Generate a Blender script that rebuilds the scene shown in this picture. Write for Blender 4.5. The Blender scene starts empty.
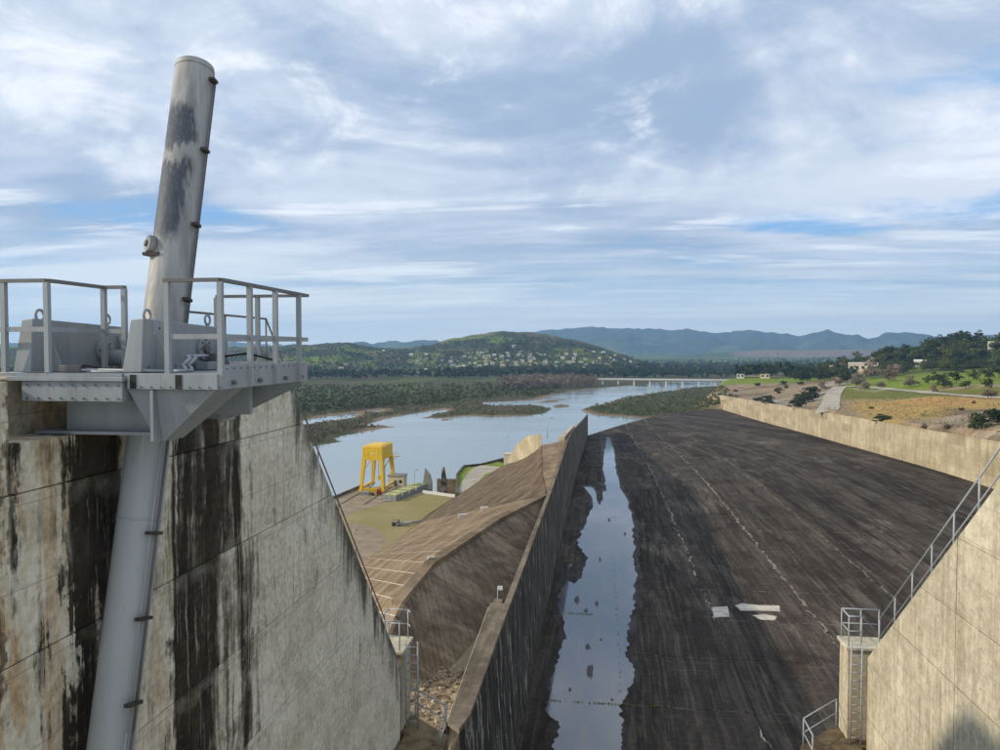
import bpy, math, random
import numpy as np
from mathutils import Vector, Matrix
R = math.radians
rnd = random.Random(7)
S = bpy.context.scene
C = S.collection

# ------------------------------------------------------------------ camera, sky, sun, exposure
YAW = math.atan(102/750); PIT = math.atan(25/750); FPX = 750.0
cam = bpy.data.cameras.new('camera'); cam.sensor_width = 36; cam.lens = 27
cam.clip_start = 0.1; cam.clip_end = 40000
camo = bpy.data.objects.new('camera', cam); C.objects.link(camo)
camo.rotation_euler = (math.pi/2 - PIT, 0, YAW)
S.camera = camo

SUN = Vector((-16.5, -4.8, 8.6)).normalized()          # direction towards the sun
w = bpy.data.worlds.new('World'); S.world = w; w.use_nodes = True
nt = w.node_tree; N = nt.nodes; L = nt.links
for n in list(N): N.remove(n)
def wn(t, **k):
    n = N.new(t)
    for a, b in k.items(): setattr(n, a, b)
    return n
def wmath(op, a, b=None, clamp=False):
    n = wn('ShaderNodeMath', operation=op); n.use_clamp = clamp
    for i, v in enumerate((a, b)):
        if v is None: continue
        if isinstance(v, (int, float)): n.inputs[i].default_value = v
        else: L.new(v, n.inputs[i])
    return n.outputs[0]
def wmix(f, a, b):
    n = wn('ShaderNodeMix', data_type='RGBA')
    if isinstance(f, (int, float)): n.inputs[0].default_value = f
    else: L.new(f, n.inputs[0])
    for i, v in ((6, a), (7, b)):
        if isinstance(v, tuple): n.inputs[i].default_value = (*v, 1)
        else: L.new(v, n.inputs[i])
    return n.outputs[2]
def wramp(f, stops):
    n = wn('ShaderNodeValToRGB'); e = n.color_ramp.elements
    while len(e) < len(stops): e.new(0.5)
    for i, (p, v) in enumerate(stops):
        e[i].position = p; e[i].color = (v, v, v, 1)
    n.color_ramp.interpolation = 'EASE'
    L.new(f, n.inputs[0]); return n.outputs[0]
tc = wn('ShaderNodeTexCoord'); sep = wn('ShaderNodeSeparateXYZ'); L.new(tc.outputs['Generated'], sep.inputs[0])
sx, sy, sz = sep.outputs
den = wmath('ADD', wmath('MAXIMUM', sz, 0.0), 0.07)
u = wmath('DIVIDE', sx, den); v = wmath('DIVIDE', sy, den)
def wnoise(su, sv, off, scale, detail, rough, dist=0.0, rot=0.0):
    cb = wn('ShaderNodeCombineXYZ'); L.new(u, cb.inputs[0]); L.new(v, cb.inputs[1])
    mp = wn('ShaderNodeMapping'); mp.inputs['Scale'].default_value = (su, sv, 1)
    mp.inputs['Location'].default_value = (off, off*0.7, off); mp.inputs['Rotation'].default_value = (0, 0, rot)
    L.new(cb.outputs[0], mp.inputs[0])
    n = wn('ShaderNodeTexNoise'); n.inputs['Scale'].default_value = scale; n.inputs['Detail'].default_value = detail
    n.inputs['Roughness'].default_value = rough; n.inputs['Distortion'].default_value = dist
    L.new(mp.outputs[0], n.inputs['Vector']); return n.outputs['Fac']
sky = wn('ShaderNodeTexSky', sky_type='NISHITA'); sky.sun_disc = False
sky.sun_elevation = math.asin(SUN.z); sky.sun_rotation = math.atan2(SUN.x, SUN.y); sky.altitude = 100
def dnoise(sc, off, scale, detail, rough, dist=0.0, rot=0.0):      # noise on the view direction: puffs
    mp = wn('ShaderNodeMapping'); mp.inputs['Scale'].default_value = sc; mp.inputs['Location'].default_value = (off, off*0.7, off*1.3); mp.inputs['Rotation'].default_value = (0, rot, 0)
    L.new(tc.outputs['Generated'], mp.inputs[0]); n = wn('ShaderNodeTexNoise'); n.inputs['Scale'].default_value = scale; n.inputs['Detail'].default_value = detail
    n.inputs['Roughness'].default_value = rough; n.inputs['Distortion'].default_value = dist; L.new(mp.outputs[0], n.inputs['Vector']); return n.outputs['Fac']
def wmixf(f, a, b): return wmath('ADD', wmath('MULTIPLY', a, wmath('SUBTRACT', 1.0, f)), wmath('MULTIPLY', b, f))
high = wramp(sz, ((0.13, 0.0), (0.27, 1.0)))
band = wnoise(0.55, 1.0, 11.7, 0.9, 9, 0.6, 0.4, 0.12); puffs = dnoise((1, 1, 1.9), 4.4, 2.3, 11, 0.60, 0.5, 0.25); soft = dnoise((1, 1, 2.4), 9.1, 1.25, 5, 0.5, 0.3, 0.2)
crisp = dnoise((1, 1, 2.0), 1.7, 6.0, 10, 0.62, 0.6, 0.35)
shade = wramp(wmixf(high, wmixf(0.5, band, soft), wmixf(0.30, wmixf(0.25, puffs, crisp), soft)), ((0.41, 0.0), (0.57, 1.0)))
wisp = wramp(wmixf(high, wnoise(0.35, 1.0, 7.3, 1.7, 10, 0.62, 0.5, 0.1), wmixf(0.55, puffs, crisp)), ((0.50, 0.0), (0.62, 1.0)))
K = 10.0     # cloud radiance over the 0.1 background strength
cl = wmix(shade, (0.265*K, 0.345*K, 0.475*K), (0.55*K, 0.595*K, 0.68*K))
cl = wmix(wmath('MULTIPLY', wisp, 0.75), cl, (0.74*K, 0.765*K, 0.80*K))
skyb = wmix(0.78, sky.outputs[0], (0.115*K, 0.33*K, 0.66*K))
# breaks in the cloud: thin ones all over, one clear gap low in the east
uu_ = wmath('DIVIDE', sx, wmath('MAXIMUM', sy, 0.05)); vv_ = wmath('DIVIDE', sz, wmath('MAXIMUM', sy, 0.05))
gap = 0.0
for a_, b_, k1_, k2_ in ((0.412, 0.175, 7.0, 30.0), (0.28, 0.16, 6.0, 40.0), (0.54, 0.185, 7.0, 38.0)):
    q1 = wmath('MULTIPLY', wmath('SUBTRACT', uu_, a_), k1_); q2 = wmath('MULTIPLY', wmath('SUBTRACT', vv_, b_), k2_)
    gg = wmath('SUBTRACT', 1.0, wmath('ADD', wmath('MULTIPLY', q1, q1), wmath('MULTIPLY', q2, q2)), True); gap = gg if gap == 0.0 else wmath('MAXIMUM', gap, gg)
br = wmath('ADD', wmath('MULTIPLY', gap, 0.17), wmath('SUBTRACT', 1.0, wmixf(0.35, band, wmixf(0.5, puffs, crisp))))
thin = wramp(br, ((0.545, 0.0), (0.69, 0.92)))
col = wmix(thin, cl, skyb)
hz = wramp(sz, ((0.0, 0.95), (0.04, 0.8), (0.16, 0.0)))
low = wmix(wramp(wnoise(0.22, 1.0, 5.0, 1.1, 8, 0.55), ((0.42, 0.0), (0.60, 1.0))), (0.34*K, 0.48*K, 0.62*K), (0.68*K, 0.74*K, 0.76*K))
low = wmix(wramp(sz, ((0.0, 1.0), (0.03, 0.9), (0.09, 0.0))), low, (0.86*K, 0.90*K, 0.88*K))
col = wmix(hz, col, low)
bg = wn('ShaderNodeBackground'); bg.inputs['Strength'].default_value = 0.1
L.new(col, bg.inputs['Color'])
wo = wn('ShaderNodeOutputWorld'); L.new(bg.outputs[0], wo.inputs['Surface'])

sl = bpy.data.lights.new('sun', 'SUN'); sl.energy = 2.65; sl.angle = R(2.0); sl.color = (1.0, 0.87, 0.68)
so = bpy.data.objects.new('sun', sl); C.objects.link(so); so.location = (-60, -20, 60)
so.rotation_euler = SUN.to_track_quat('Z', 'Y').to_euler()
vs = S.view_settings
vs.view_transform = 'Standard'; vs.look = 'None'; vs.gamma = 1; vs.use_curve_mapping = False; vs.exposure = 0.55

# ------------------------------------------------------------------ helpers
cyw, syw, cpt, spt = math.cos(YAW), math.sin(YAW), math.cos(PIT), math.sin(PIT)
FW = np.array([-syw*cpt, cyw*cpt, -spt]); RT = np.array([cyw, syw, 0.0]); UP = np.cross(RT, FW)
def ray(px, py): return FW + RT*((px-500)/FPX) + UP*((375-py)/FPX)
def atz(px, py, z): q = ray(px, py); return tuple(q*(z/q[2]))
def atx(px, py, x): q = ray(px, py); return tuple(q*(x/q[0]))
def aty(px, py, y): q = ray(px, py); return tuple(q*(y/q[1]))

class MB:
    def __init__(s): s.v = []; s.f = []
    def add(s, vs_, fs):
        o = len(s.v); s.v += [tuple(map(float, p)) for p in vs_]; s.f += [tuple(i+o for i in f) for f in fs]; return s
    def box(s, x0, x1, y0, y1, z0, z1):
        return s.hexa([(x0,y0,z0),(x1,y0,z0),(x1,y1,z0),(x0,y1,z0)], [(x0,y0,z1),(x1,y0,z1),(x1,y1,z1),(x0,y1,z1)])
    def hexa(s, b, t): return s.loft([b, t])
    def loft(s, rings, caps=True):
        n = len(rings[0]); vs_ = [p for r in rings for p in r]; fs = []
        for k in range(len(rings)-1):
            for i in range(n):
                j = (i+1) % n; fs.append((k*n+i, k*n+j, (k+1)*n+j, (k+1)*n+i))
        if caps:
            fs.append(tuple(range(n-1, -1, -1))); fs.append(tuple((len(rings)-1)*n+i for i in range(n)))
        return s.add(vs_, fs)
    def tube(s, p0, p1, r0, r1=None, n=8):
        r1 = r0 if r1 is None else r1
        a = Vector(p0); b = Vector(p1); d = (b-a).normalized()
        x = d.orthogonal().normalized(); y = d.cross(x)
        ring = lambda c, r: [tuple(c + (x*math.cos(t*2*math.pi/n) + y*math.sin(t*2*math.pi/n))*r) for t in range(n)]
        return s.loft([ring(a, r0), ring(b, r1)])
    def path(s, pts, r, n=6):
        for a, b in zip(pts[:-1], pts[1:]): s.tube(a, b, r, r, n)
        return s
    def bar(s, p0, p1, wx, wz):                       # rectangular bar
        a = Vector(p0); b = Vector(p1); d = (b-a).normalized()
        side = d.cross(Vector((0, 0, 1)))
        if side.length < 1e-3: side = Vector((1, 0, 0))
        side.normalize(); upv = side.cross(d)
        ring = lambda c: [tuple(c + side*(sx_*wx/2) + upv*(sz_*wz/2)) for sx_, sz_ in ((-1,-1),(1,-1),(1,1),(-1,1))]
        return s.loft([ring(a), ring(b)])
    def mesh(s, name, smooth=False):
        m = bpy.data.meshes.new(name); m.from_pydata(s.v, [], s.f); m.validate()
        import bmesh
        bm = bmesh.new(); bm.from_mesh(m); bmesh.ops.recalc_face_normals(bm, faces=bm.faces); bm.to_mesh(m); bm.free()
        if smooth:
            for p in m.polygons: p.use_smooth = True
        m.update(); return m
    def build(s, name, mat, parent=None, smooth=False, bevel=0.0):
        return obj(name, s.mesh(name, smooth), mat, parent, bevel)
def obj(name, mesh, mat, parent=None, bevel=0.0):
    o = bpy.data.objects.new(name, mesh); C.objects.link(o)
    if mat and not mesh.materials: mesh.materials.append(mat)
    if parent:
        o.parent = parent; o.matrix_parent_inverse = Matrix.Translation(parent.location).inverted()
    if bevel:
        b = o.modifiers.new('bevel', 'BEVEL'); b.width = bevel; b.segments = 2; b.limit_method = 'ANGLE'
    return o
def tag(o, label, cat, group=None):
    o['label'] = label; o['category'] = cat
    if group: o['group'] = group
    return o
def struct(o, kind='structure', label=None):
    o['kind'] = kind
    if label: o['label'] = label
    return o
def thing(name, label, cat, loc=(0, 0, 0), group=None):
    o = bpy.data.objects.new(name, None); C.objects.link(o); o.location = loc; o.empty_display_size = 0.3
    return tag(o, label, cat, group)
def np_mesh(name, V, Q):                              # numpy vertices, quads (or tris)
    V = np.asarray(V, np.float32); Q = np.asarray(Q, np.int32); k = Q.shape[1]
    m = bpy.data.meshes.new(name); m.vertices.add(len(V)); m.vertices.foreach_set('co', V.ravel())
    m.loops.add(Q.size); m.loops.foreach_set('vertex_index', Q.ravel())
    m.polygons.add(len(Q)); m.polygons.foreach_set('loop_start', np.arange(0, Q.size, k, dtype=np.int32))
    m.polygons.foreach_set('loop_total', np.full(len(Q), k, np.int32)); m.update(calc_edges=True); return m

# ------------------------------------------------------------------ materials
class Mat:
    def __init__(s, name, rough=0.85, metal=0.0, spec=0.3):
        s.m = bpy.data.materials.new(name); s.m.use_nodes = True
        s.t = s.m.node_tree; s.b = s.t.nodes['Principled BSDF']
        s.b.inputs['Roughness'].default_value = rough; s.b.inputs['Metallic'].default_value = metal
        s.b.inputs['Specular IOR Level'].default_value = spec
        g = s.n('ShaderNodeNewGeometry'); s.pos = g.outputs['Position']
        sp_ = s.n('ShaderNodeSeparateXYZ'); s.l(s.pos, sp_.inputs[0]); s.x, s.y, s.z = sp_.outputs
    def n(s, t, **k):
        q = s.t.nodes.new(t)
        for a, b in k.items(): setattr(q, a, b)
        return q
    def l(s, a, b): s.t.links.new(a, b)
    def put(s, v, i):
        if isinstance(v, (int, float)): i.default_value = v
        elif isinstance(v, tuple): i.default_value = (*v, 1) if len(v) == 3 and i.type == 'RGBA' else v
        else: s.l(v, i)
    def math(s, op, a, b=0.0, c=None, clamp=False):
        q = s.n('ShaderNodeMath', operation=op); q.use_clamp = clamp; s.put(a, q.inputs[0]); s.put(b, q.inputs[1])
        if c is not None: s.put(c, q.inputs[2])
        return q.outputs[0]
    def noise(s, sc=(1, 1, 1), scale=1.0, detail=5, rough=0.55, dist=0.0, off=0.0, vec=None):
        mp = s.n('ShaderNodeMapping'); mp.inputs['Scale'].default_value = sc; mp.inputs['Location'].default_value = (off, off*1.7, off*0.6)
        s.l(vec or s.pos, mp.inputs[0]); q = s.n('ShaderNodeTexNoise'); s.l(mp.outputs[0], q.inputs['Vector'])
        q.inputs['Scale'].default_value = scale; q.inputs['Detail'].default_value = detail
        q.inputs['Roughness'].default_value = rough; q.inputs['Distortion'].default_value = dist; return q.outputs['Fac']
    def ramp(s, f, stops, ease=False):
        q = s.n('ShaderNodeValToRGB'); e = q.color_ramp.elements
        while len(e) < len(stops): e.new(0.5)
        for i, (p, v) in enumerate(stops):
            e[i].position = p; e[i].color = (v, v, v, 1) if isinstance(v, (int, float)) else (*v, 1)
        if ease: q.color_ramp.interpolation = 'EASE'
        s.put(f, q.inputs[0]); return q.outputs[0]
    def mix(s, f, a, b, mode='MIX'):
        q = s.n('ShaderNodeMix', data_type='RGBA', blend_type=mode); s.put(f, q.inputs[0]); s.put(a, q.inputs[6]); s.put(b, q.inputs[7]); return q.outputs[2]
    def col(s, c): s.put(c, s.b.inputs['Base Color']); return s
    def bump(s, h, strength=0.4, dist=0.02):
        q = s.n('ShaderNodeBump'); q.inputs['Strength'].default_value = strength; q.inputs['Distance'].default_value = dist
        s.l(h, q.inputs['Height']); s.l(q.outputs[0], s.b.inputs['Normal']); return s
    def rough(s, v): s.put(v, s.b.inputs['Roughness']); return s
def plain(name, c, rough=0.7, metal=0.0, var=0.25, scale=2.0, bump=0.0):
    m = Mat(name, rough, metal); n = m.noise((1, 1, 1), scale, 6, 0.6)
    d = tuple(x*(1-var) for x in c); b = tuple(min(1, x*(1+var)) for x in c)
    m.col(m.mix(m.ramp(n, ((0.3, 0.0), (0.7, 1.0))), d, b))
    if bump: m.bump(n, bump)
    return m.m

def mat_left_pier():
    m = Mat('stained_concrete', 0.9, 0, 0.2)
    fine = m.noise((1, 1, 1), 7.0, 7, 0.68); mid = m.noise((1, 1, 1), 1.3, 7, 0.65, 0.4, 4.0); big = m.noise((1, 1, 1), 0.45, 5, 0.6)
    rag = m.noise((1, 1, 0.55), 0.9, 7, 0.68, 0.3, 2.0)
    yd = m.math('ADD', m.y, m.math('ADD', m.math('MULTIPLY_ADD', rag, 2.6, -1.3), m.math('ADD', m.math('MULTIPLY_ADD', m.noise((0, 2.4, 0.16), 1.0, 6, 0.66, 0.3, 15.0), 2.2, -1.1), m.math('MULTIPLY_ADD', fine, 0.30, -0.15))))
    base = m.mix(m.ramp(big, ((0.35, 0.0), (0.65, 1.0))), (0.57, 0.525, 0.42), (0.73, 0.69, 0.59))
    base = m.mix(m.ramp(mid, ((0.48, 0.0), (0.64, 0.55))), base, (0.42, 0.37, 0.27))
    near = m.ramp(m.math('MULTIPLY_ADD', m.y, 0.1, -0.7), ((0.05, 1.0), (0.45, 0.35), (0.8, 0.0)))
    och = m.ramp(m.noise((0, 1.8, 0.3), 1.0, 6, 0.65, 0.8, 3.0), ((0.46, 0.0), (0.58, 0.85)))
    base = m.mix(m.math('MULTIPLY', och, near), base, (0.42, 0.265, 0.11))
    zone = m.ramp(m.math('MULTIPLY_ADD', yd, 0.1, -0.7), ((0.0, 0.60), (0.09, 0.62), (0.115, 0.16), (0.17, 0.30), (0.19, 1.05), (0.29, 0.95), (0.325, 0.22), (0.41, 0.30), (0.45, 0.98), (0.50, 0.72), (0.55, 0.92), (0.64, 0.60), (0.72, 0.36), (0.80, 0.10), (1.0, 0.0)))
    cb = m.n('ShaderNodeCombineXYZ'); m.put(m.math('ADD', m.y, m.math('MULTIPLY_ADD', rag, 0.5, -0.25)), cb.inputs[1]); m.l(m.z, cb.inputs[2]); vec = cb.outputs[0]
    st = m.noise((0, 2.6, 0.12), 1.0, 7, 0.66, 0.2, 1.0, vec); st2 = m.noise((0, 9.0, 0.3), 1.0, 6, 0.62, 0.2, 5.0, vec)
    lift = m.math('MULTIPLY', m.math('FLOOR', m.math('MULTIPLY_ADD', m.z, 0.4878, 0.85)), 3.7)
    cb2 = m.n('ShaderNodeCombineXYZ'); m.put(m.math('MULTIPLY', m.y, 0.8), cb2.inputs[1]); m.put(lift, cb2.inputs[2]); lv = m.noise((0, 1, 1), 1.0, 4, 0.6, 0, 0.0, cb2.outputs[0])
    sm = m.math('ADD', zone, m.math('MULTIPLY_ADD', st, 2.2, -1.1)); sm = m.math('ADD', sm, m.math('MULTIPLY_ADD', st2, 1.0, -0.5)); sm = m.math('ADD', sm, m.math('MULTIPLY_ADD', lv, 1.2, -0.6)); sm = m.math('ADD', sm, m.math('MULTIPLY_ADD', mid, 0.9, -0.45))
    streak = m.ramp(sm, ((0.36, 0.0), (0.56, 0.6), (0.82, 1.0)))
    t = m.math('ADD', m.z, m.math('MULTIPLY_ADD', m.y, 1.108, -17.0))      # height relative to the sloping nose edge
    edge = m.math('ADD', m.math('MULTIPLY_ADD', t, 0.30, 0.42), m.math('ADD', m.math('MULTIPLY_ADD', m.noise((1, 1.2, 0.3), 1.1, 7, 0.68, 0.6, 2.0), 2.6, -1.3), m.math('MULTIPLY_ADD', st2, 0.8, -0.4)))
    edge = m.ramp(edge, ((0.05, 0.0), (0.5, 0.9)))
    thin = m.math('MULTIPLY', m.ramp(st2, ((0.57, 0.0), (0.70, 0.4))), m.ramp(lv, ((0.42, 0.0), (0.6, 1.0))))
    dark = m.math('MULTIPLY', m.math('MAXIMUM', m.math('MAXIMUM', streak, edge), thin), m.ramp(m.math('MULTIPLY_ADD', m.x, 1.0, 8.0), ((0.45, 0.25), (0.8, 1.0))))
    c = m.mix(dark, base, m.mix(m.ramp(mid, ((0.35, 0.0), (0.7, 1.0))), (0.016, 0.014, 0.010), (0.058, 0.047, 0.033)))
    # lime crust along the lift joints and in narrow runs
    fr_ = m.math('FRACT', m.math('MULTIPLY_ADD', m.z, 0.4878, 0.85)); jn = m.ramp(m.math('ADD', fr_, m.math('MULTIPLY_ADD', mid, 0.5, -0.25)), ((0.84, 0.0), (0.95, 0.35), (0.99, 0.1)))
    lime = m.math('MULTIPLY', m.math('MAXIMUM', jn, m.ramp(m.noise((0, 5.5, 0.22), 1.0, 7, 0.7, 0.5, 13.0, vec), ((0.57, 0.0), (0.66, 0.9)))), m.ramp(rag, ((0.42, 0.0), (0.58, 0.8))))
    c = m.mix(lime, c, (0.50, 0.475, 0.40))
    fz_ = m.math('FRACT', m.math('MULTIPLY_ADD', m.z, 0.9756, 0.85)); fy_ = m.math('FRACT', m.math('MULTIPLY', m.y, 0.41))
    form = m.math('MAXIMUM', m.math('LESS_THAN', fz_, 0.022), m.math('LESS_THAN', fy_, 0.009))
    th = m.math('ADD', m.math('POWER', m.math('SUBTRACT', fz_, 0.5), 2.0), m.math('POWER', m.math('MULTIPLY', m.math('SUBTRACT', m.math('FRACT', m.math('MULTIPLY', m.y, 0.82)), 0.5), 1.19), 2.0))
    form = m.math('MAXIMUM', m.math('MULTIPLY', form, m.ramp(fine, ((0.40, 0.2), (0.6, 0.7)))), m.math('MULTIPLY', m.math('LESS_THAN', th, 0.0011), 0.8))
    c = m.mix(m.math('MULTIPLY', form, 0.6), c, (0.10, 0.085, 0.06))
    c = m.mix(0.55, c, m.mix(m.ramp(fine, ((0.32, 0.0), (0.68, 1.0))), (0.18, 0.17, 0.15), (0.80, 0.78, 0.74)), 'OVERLAY')
    m.col(c); m.bump(m.math('ADD', fine, m.math('MULTIPLY', mid, 2.0)), 0.55, 0.04); return m.m
def mat_light_concrete(name, a, b, streak=0.5, dcol=(0.10, 0.085, 0.05), sy_=1.5, seed=0.0, axis='y', size=1.0, lifth=0.0):
    m = Mat(name, 0.9, 0, 0.2)
    sc = (0, sy_, 0.12*size) if axis == 'y' else (sy_, sy_, 0.12*size)
    big = m.noise((1, 1, 1), 0.35*size, 6, 0.62, 0.3, seed); fine = m.noise((1, 1, 1), 5.0*size, 7, 0.68); rag = m.noise((1, 1, 1), 1.2*size, 7, 0.68, 0.4, seed+9)
    c = m.mix(m.ramp(big, ((0.36, 0.0), (0.64, 1.0))), a, b)
    st = m.noise(sc, 1.0, 7, 0.66, 0.25, seed+2); st2 = m.noise(tuple(q*4 for q in sc), 1.0, 6, 0.62, 0.2, seed+6)
    s = m.math('ADD', m.math('MULTIPLY', st, 0.5), m.math('ADD', m.math('MULTIPLY', st2, 0.25), m.math('MULTIPLY', rag, 0.25)))
    c = m.mix(m.math('MULTIPLY', m.ramp(s, ((0.47, 0.0), (0.60, 1.0))), streak), c, dcol)
    c = m.mix(m.ramp(rag, ((0.58, 0.0), (0.72, 0.5))), c, tuple(min(1, x*1.25) for x in b))
    c = m.mix(m.ramp(rag, ((0.30, 0.45), (0.42, 0.0))), c, tuple(x*.6 for x in a))
    if lifth:
        cb = m.n('ShaderNodeCombineXYZ'); m.put(m.math('MULTIPLY', m.math('FLOOR', m.math('MULTIPLY', m.y, 0.1)), 2.3), cb.inputs[0]); m.put(m.math('FLOOR', m.math('MULTIPLY', m.math('ADD', m.z, m.math('MULTIPLY', m.y, 0.034)), lifth)), cb.inputs[1])
        lv = m.noise((1, 1, 1), 0.9, 2, 0.5, 0, 0.0, cb.outputs[0]); c = m.mix(m.ramp(lv, ((0.35, 0.45), (0.55, 0.0))), c, tuple(x*.55 for x in a))
    if name == 'cream_concrete':
        fz_ = m.math('FRACT', m.math('MULTIPLY_ADD', m.z, 0.9756, 0.85)); fy_ = m.math('FRACT', m.math('MULTIPLY', m.y, 0.41))
        form = m.math('MAXIMUM', m.math('LESS_THAN', fz_, 0.022), m.math('LESS_THAN', fy_, 0.009))
        th = m.math('ADD', m.math('POWER', m.math('SUBTRACT', fz_, 0.5), 2.0), m.math('POWER', m.math('MULTIPLY', m.math('SUBTRACT', m.math('FRACT', m.math('MULTIPLY', m.y, 0.82)), 0.5), 1.19), 2.0))
        form = m.math('MAXIMUM', m.math('MULTIPLY', form, m.ramp(fine, ((0.40, 0.2), (0.6, 0.7)))), m.math('MULTIPLY', m.math('LESS_THAN', th, 0.0011), 0.8))
        c = m.mix(m.math('MULTIPLY', form, 0.6), c, (0.10, 0.085, 0.06))
    c = m.mix(0.5, c, m.mix(m.ramp(fine, ((0.32, 0.0), (0.68, 1.0))), (0.25, 0.24, 0.21), (0.76, 0.75, 0.71)), 'OVERLAY')
    m.col(c); m.bump(m.math('ADD', fine, m.math('MULTIPLY', rag, 2.0)), 0.45, 0.035); return m.m
def mat_dark_wall():
    m = Mat('black_stained_concrete', 0.88, 0, 0.2)
    rag = m.noise((1, 0.5, 0.5), 0.5, 7, 0.68, 0.4, 7.0)
    cb = m.n('ShaderNodeCombineXYZ'); m.put(m.math('ADD', m.math('ADD', m.y, m.math('MULTIPLY', m.z, 0.35)), m.math('MULTIPLY', rag, 2.2)), cb.inputs[1]); m.l(m.z, cb.inputs[2]); vec = cb.outputs[0]
    st = m.noise((0, 0.5, 0.07), 1.0, 8, 0.72, 0.3, 0.0, vec); st2 = m.noise((0, 1.7, 0.14), 1.0, 7, 0.7, 0.4, 6.0, vec); fine = m.noise((1, 1, 1), 2.5, 7, 0.7)
    c = m.mix(m.ramp(st, ((0.40, 0.0), (0.60, 1.0))), (0.014, 0.011, 0.0085), (0.072, 0.057, 0.041))
    c = m.mix(m.ramp(rag, ((0.46, 0.0), (0.62, 0.8))), c, (0.026, 0.020, 0.014))
    far = m.ramp(m.math('MULTIPLY', m.y, 0.0026), ((0.16, 0.15), (0.6, 0.85)))
    c = m.mix(m.math('MULTIPLY', far, m.ramp(st2, ((0.44, 0.0), (0.58, 1.0)))), c, (0.21, 0.18, 0.13))
    c = m.mix(m.math('MULTIPLY', m.ramp(st2, ((0.555, 0.0), (0.60, 1.0))), m.ramp(rag, ((0.40, 0.2), (0.58, 0.95)))), c, (0.46, 0.42, 0.33))
    c = m.mix(0.4, c, m.mix(m.ramp(fine, ((0.32, 0.0), (0.68, 1.0))), (0.2, 0.2, 0.2), (0.8, 0.8, 0.8)), 'OVERLAY')
    m.col(c); m.bump(fine, 0.5, 0.05); return m.m
def mat_chute():
    m = Mat('dark_chute_concrete', 0.92, 0, 0.05)
    dy = m.math('MAXIMUM', m.math('ADD', m.y, -200.0), 0.0)
    wob = m.math('MULTIPLY_ADD', m.noise((0.02, 0.012, 0), 1.0, 4, 0.6, 0, 17.0), 5.0, -2.5)
    warp = m.math('ADD', m.math('ADD', m.x, wob), m.math('MULTIPLY', m.math('MULTIPLY', dy, dy), 0.0006))
    cb = m.n('ShaderNodeCombineXYZ'); m.l(warp, cb.inputs[0]); m.l(m.y, cb.inputs[1]); vec = cb.outputs[0]
    s1 = m.noise((0.11, 0.006, 1), 1.0, 5, 0.6, 0.3, 2.0, vec); s2 = m.noise((0.5, 0.016, 1), 1.0, 7, 0.68, 0.4, 9.0, vec); s3 = m.noise((2.2, 0.06, 1), 1.0, 6, 0.68, 0.3, 5.0, vec)
    blot = m.noise((1, 0.5, 1), 0.22, 8, 0.72, 0.4, 4.0); fine = m.noise((1, 1, 1), 1.6, 8, 0.72)
    cross = m.noise((0.06, 1.3, 1), 1.0, 6, 0.65, 0.2, 1.0)
    c = m.mix(m.ramp(s1, ((0.43, 0.0), (0.57, 1.0))), (0.024, 0.0195, 0.016), (0.060, 0.048, 0.038))
    c = m.mix(m.ramp(s2, ((0.49, 0.0), (0.62, 0.75))), c, (0.098, 0.080, 0.062))
    c = m.mix(m.ramp(s3, ((0.50, 0.0), (0.66, 0.45))), c, (0.20, 0.17, 0.13))
    c = m.mix(m.ramp(blot, ((0.46, 0.0), (0.64, 0.6))), c, (0.022, 0.016, 0.012))
    c = m.mix(m.math('MULTIPLY', m.ramp(cross, ((0.56, 0.0), (0.68, 0.28))), m.ramp(blot, ((0.40, 1.0), (0.55, 0.1)))), c, (0.20, 0.17, 0.13))
    sc_ = m.math('MULTIPLY', m.ramp(m.noise((0.09, 0.022, 1), 1.0, 5, 0.7, 0.6, 21.0), ((0.52, 0.0), (0.62, 1.0))), m.ramp(m.noise((1.3, 0.12, 1), 1.0, 7, 0.72, 0.5, 3.0), ((0.45, 0.0), (0.60, 1.0))))
    c = m.mix(m.math('MULTIPLY', sc_, 0.55), c, (0.24, 0.20, 0.15))
    cj = m.math('FRACT', m.math('MULTIPLY_ADD', m.y, 1/12.1, -47/12.1)); cj = m.math('ABSOLUTE', m.math('SUBTRACT', m.math('FRACT', m.math('ADD', cj, 0.5)), 0.5))
    cjm = m.math('MULTIPLY', m.math('LESS_THAN', cj, m.math('MULTIPLY', m.ramp(m.noise((0.5, 0.8, 0), 1.0, 6, 0.72, 0, 31.0), ((0.42, 0.0), (0.64, 1.0))), 0.012)), m.math('LESS_THAN', m.y, 205.0))
    c = m.mix(m.math('MULTIPLY', cjm, 0.4), c, (0.34, 0.30, 0.23))
    # lime weeping out of the longitudinal joints
    for x0, wd, amt, sd in ((14.2, 0.20, 0.85, 1.0), (26.7, 0.35, 0.55, 5.0), (39.4, 0.3, 0.3, 8.0)):
        wob2 = m.math('MULTIPLY_ADD', m.noise((0.0, 0.22, 0), 1.0, 7, 0.75, 0, sd), 2.6, -1.3)
        d = m.math('ABSOLUTE', m.math('ADD', m.math('ADD', m.x, -x0), wob2))
        brk = m.math('MULTIPLY', m.ramp(m.noise((0.6, 0.5, 0), 1.0, 6, 0.75, 0, sd+2), ((0.44, 0.0), (0.62, 1.0))), m.ramp(m.noise((0.0, 0.035, 0), 1.0, 3, 0.6, 0, sd+7), ((0.42, 0.0), (0.52, 1.0))))
        ln = m.math('LESS_THAN', d, m.math('MULTIPLY', brk, wd))
        c = m.mix(m.math('MULTIPLY', ln, amt), c, (0.45, 0.40, 0.31))
    c = m.mix(0.45, c, m.mix(m.ramp(fine, ((0.3, 0.0), (0.7, 1.0))), (0.2, 0.2, 0.2), (0.8, 0.8, 0.8)), 'OVERLAY')
    m.col(c); m.bump(fine, 0.5, 0.05); return m.m
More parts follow.
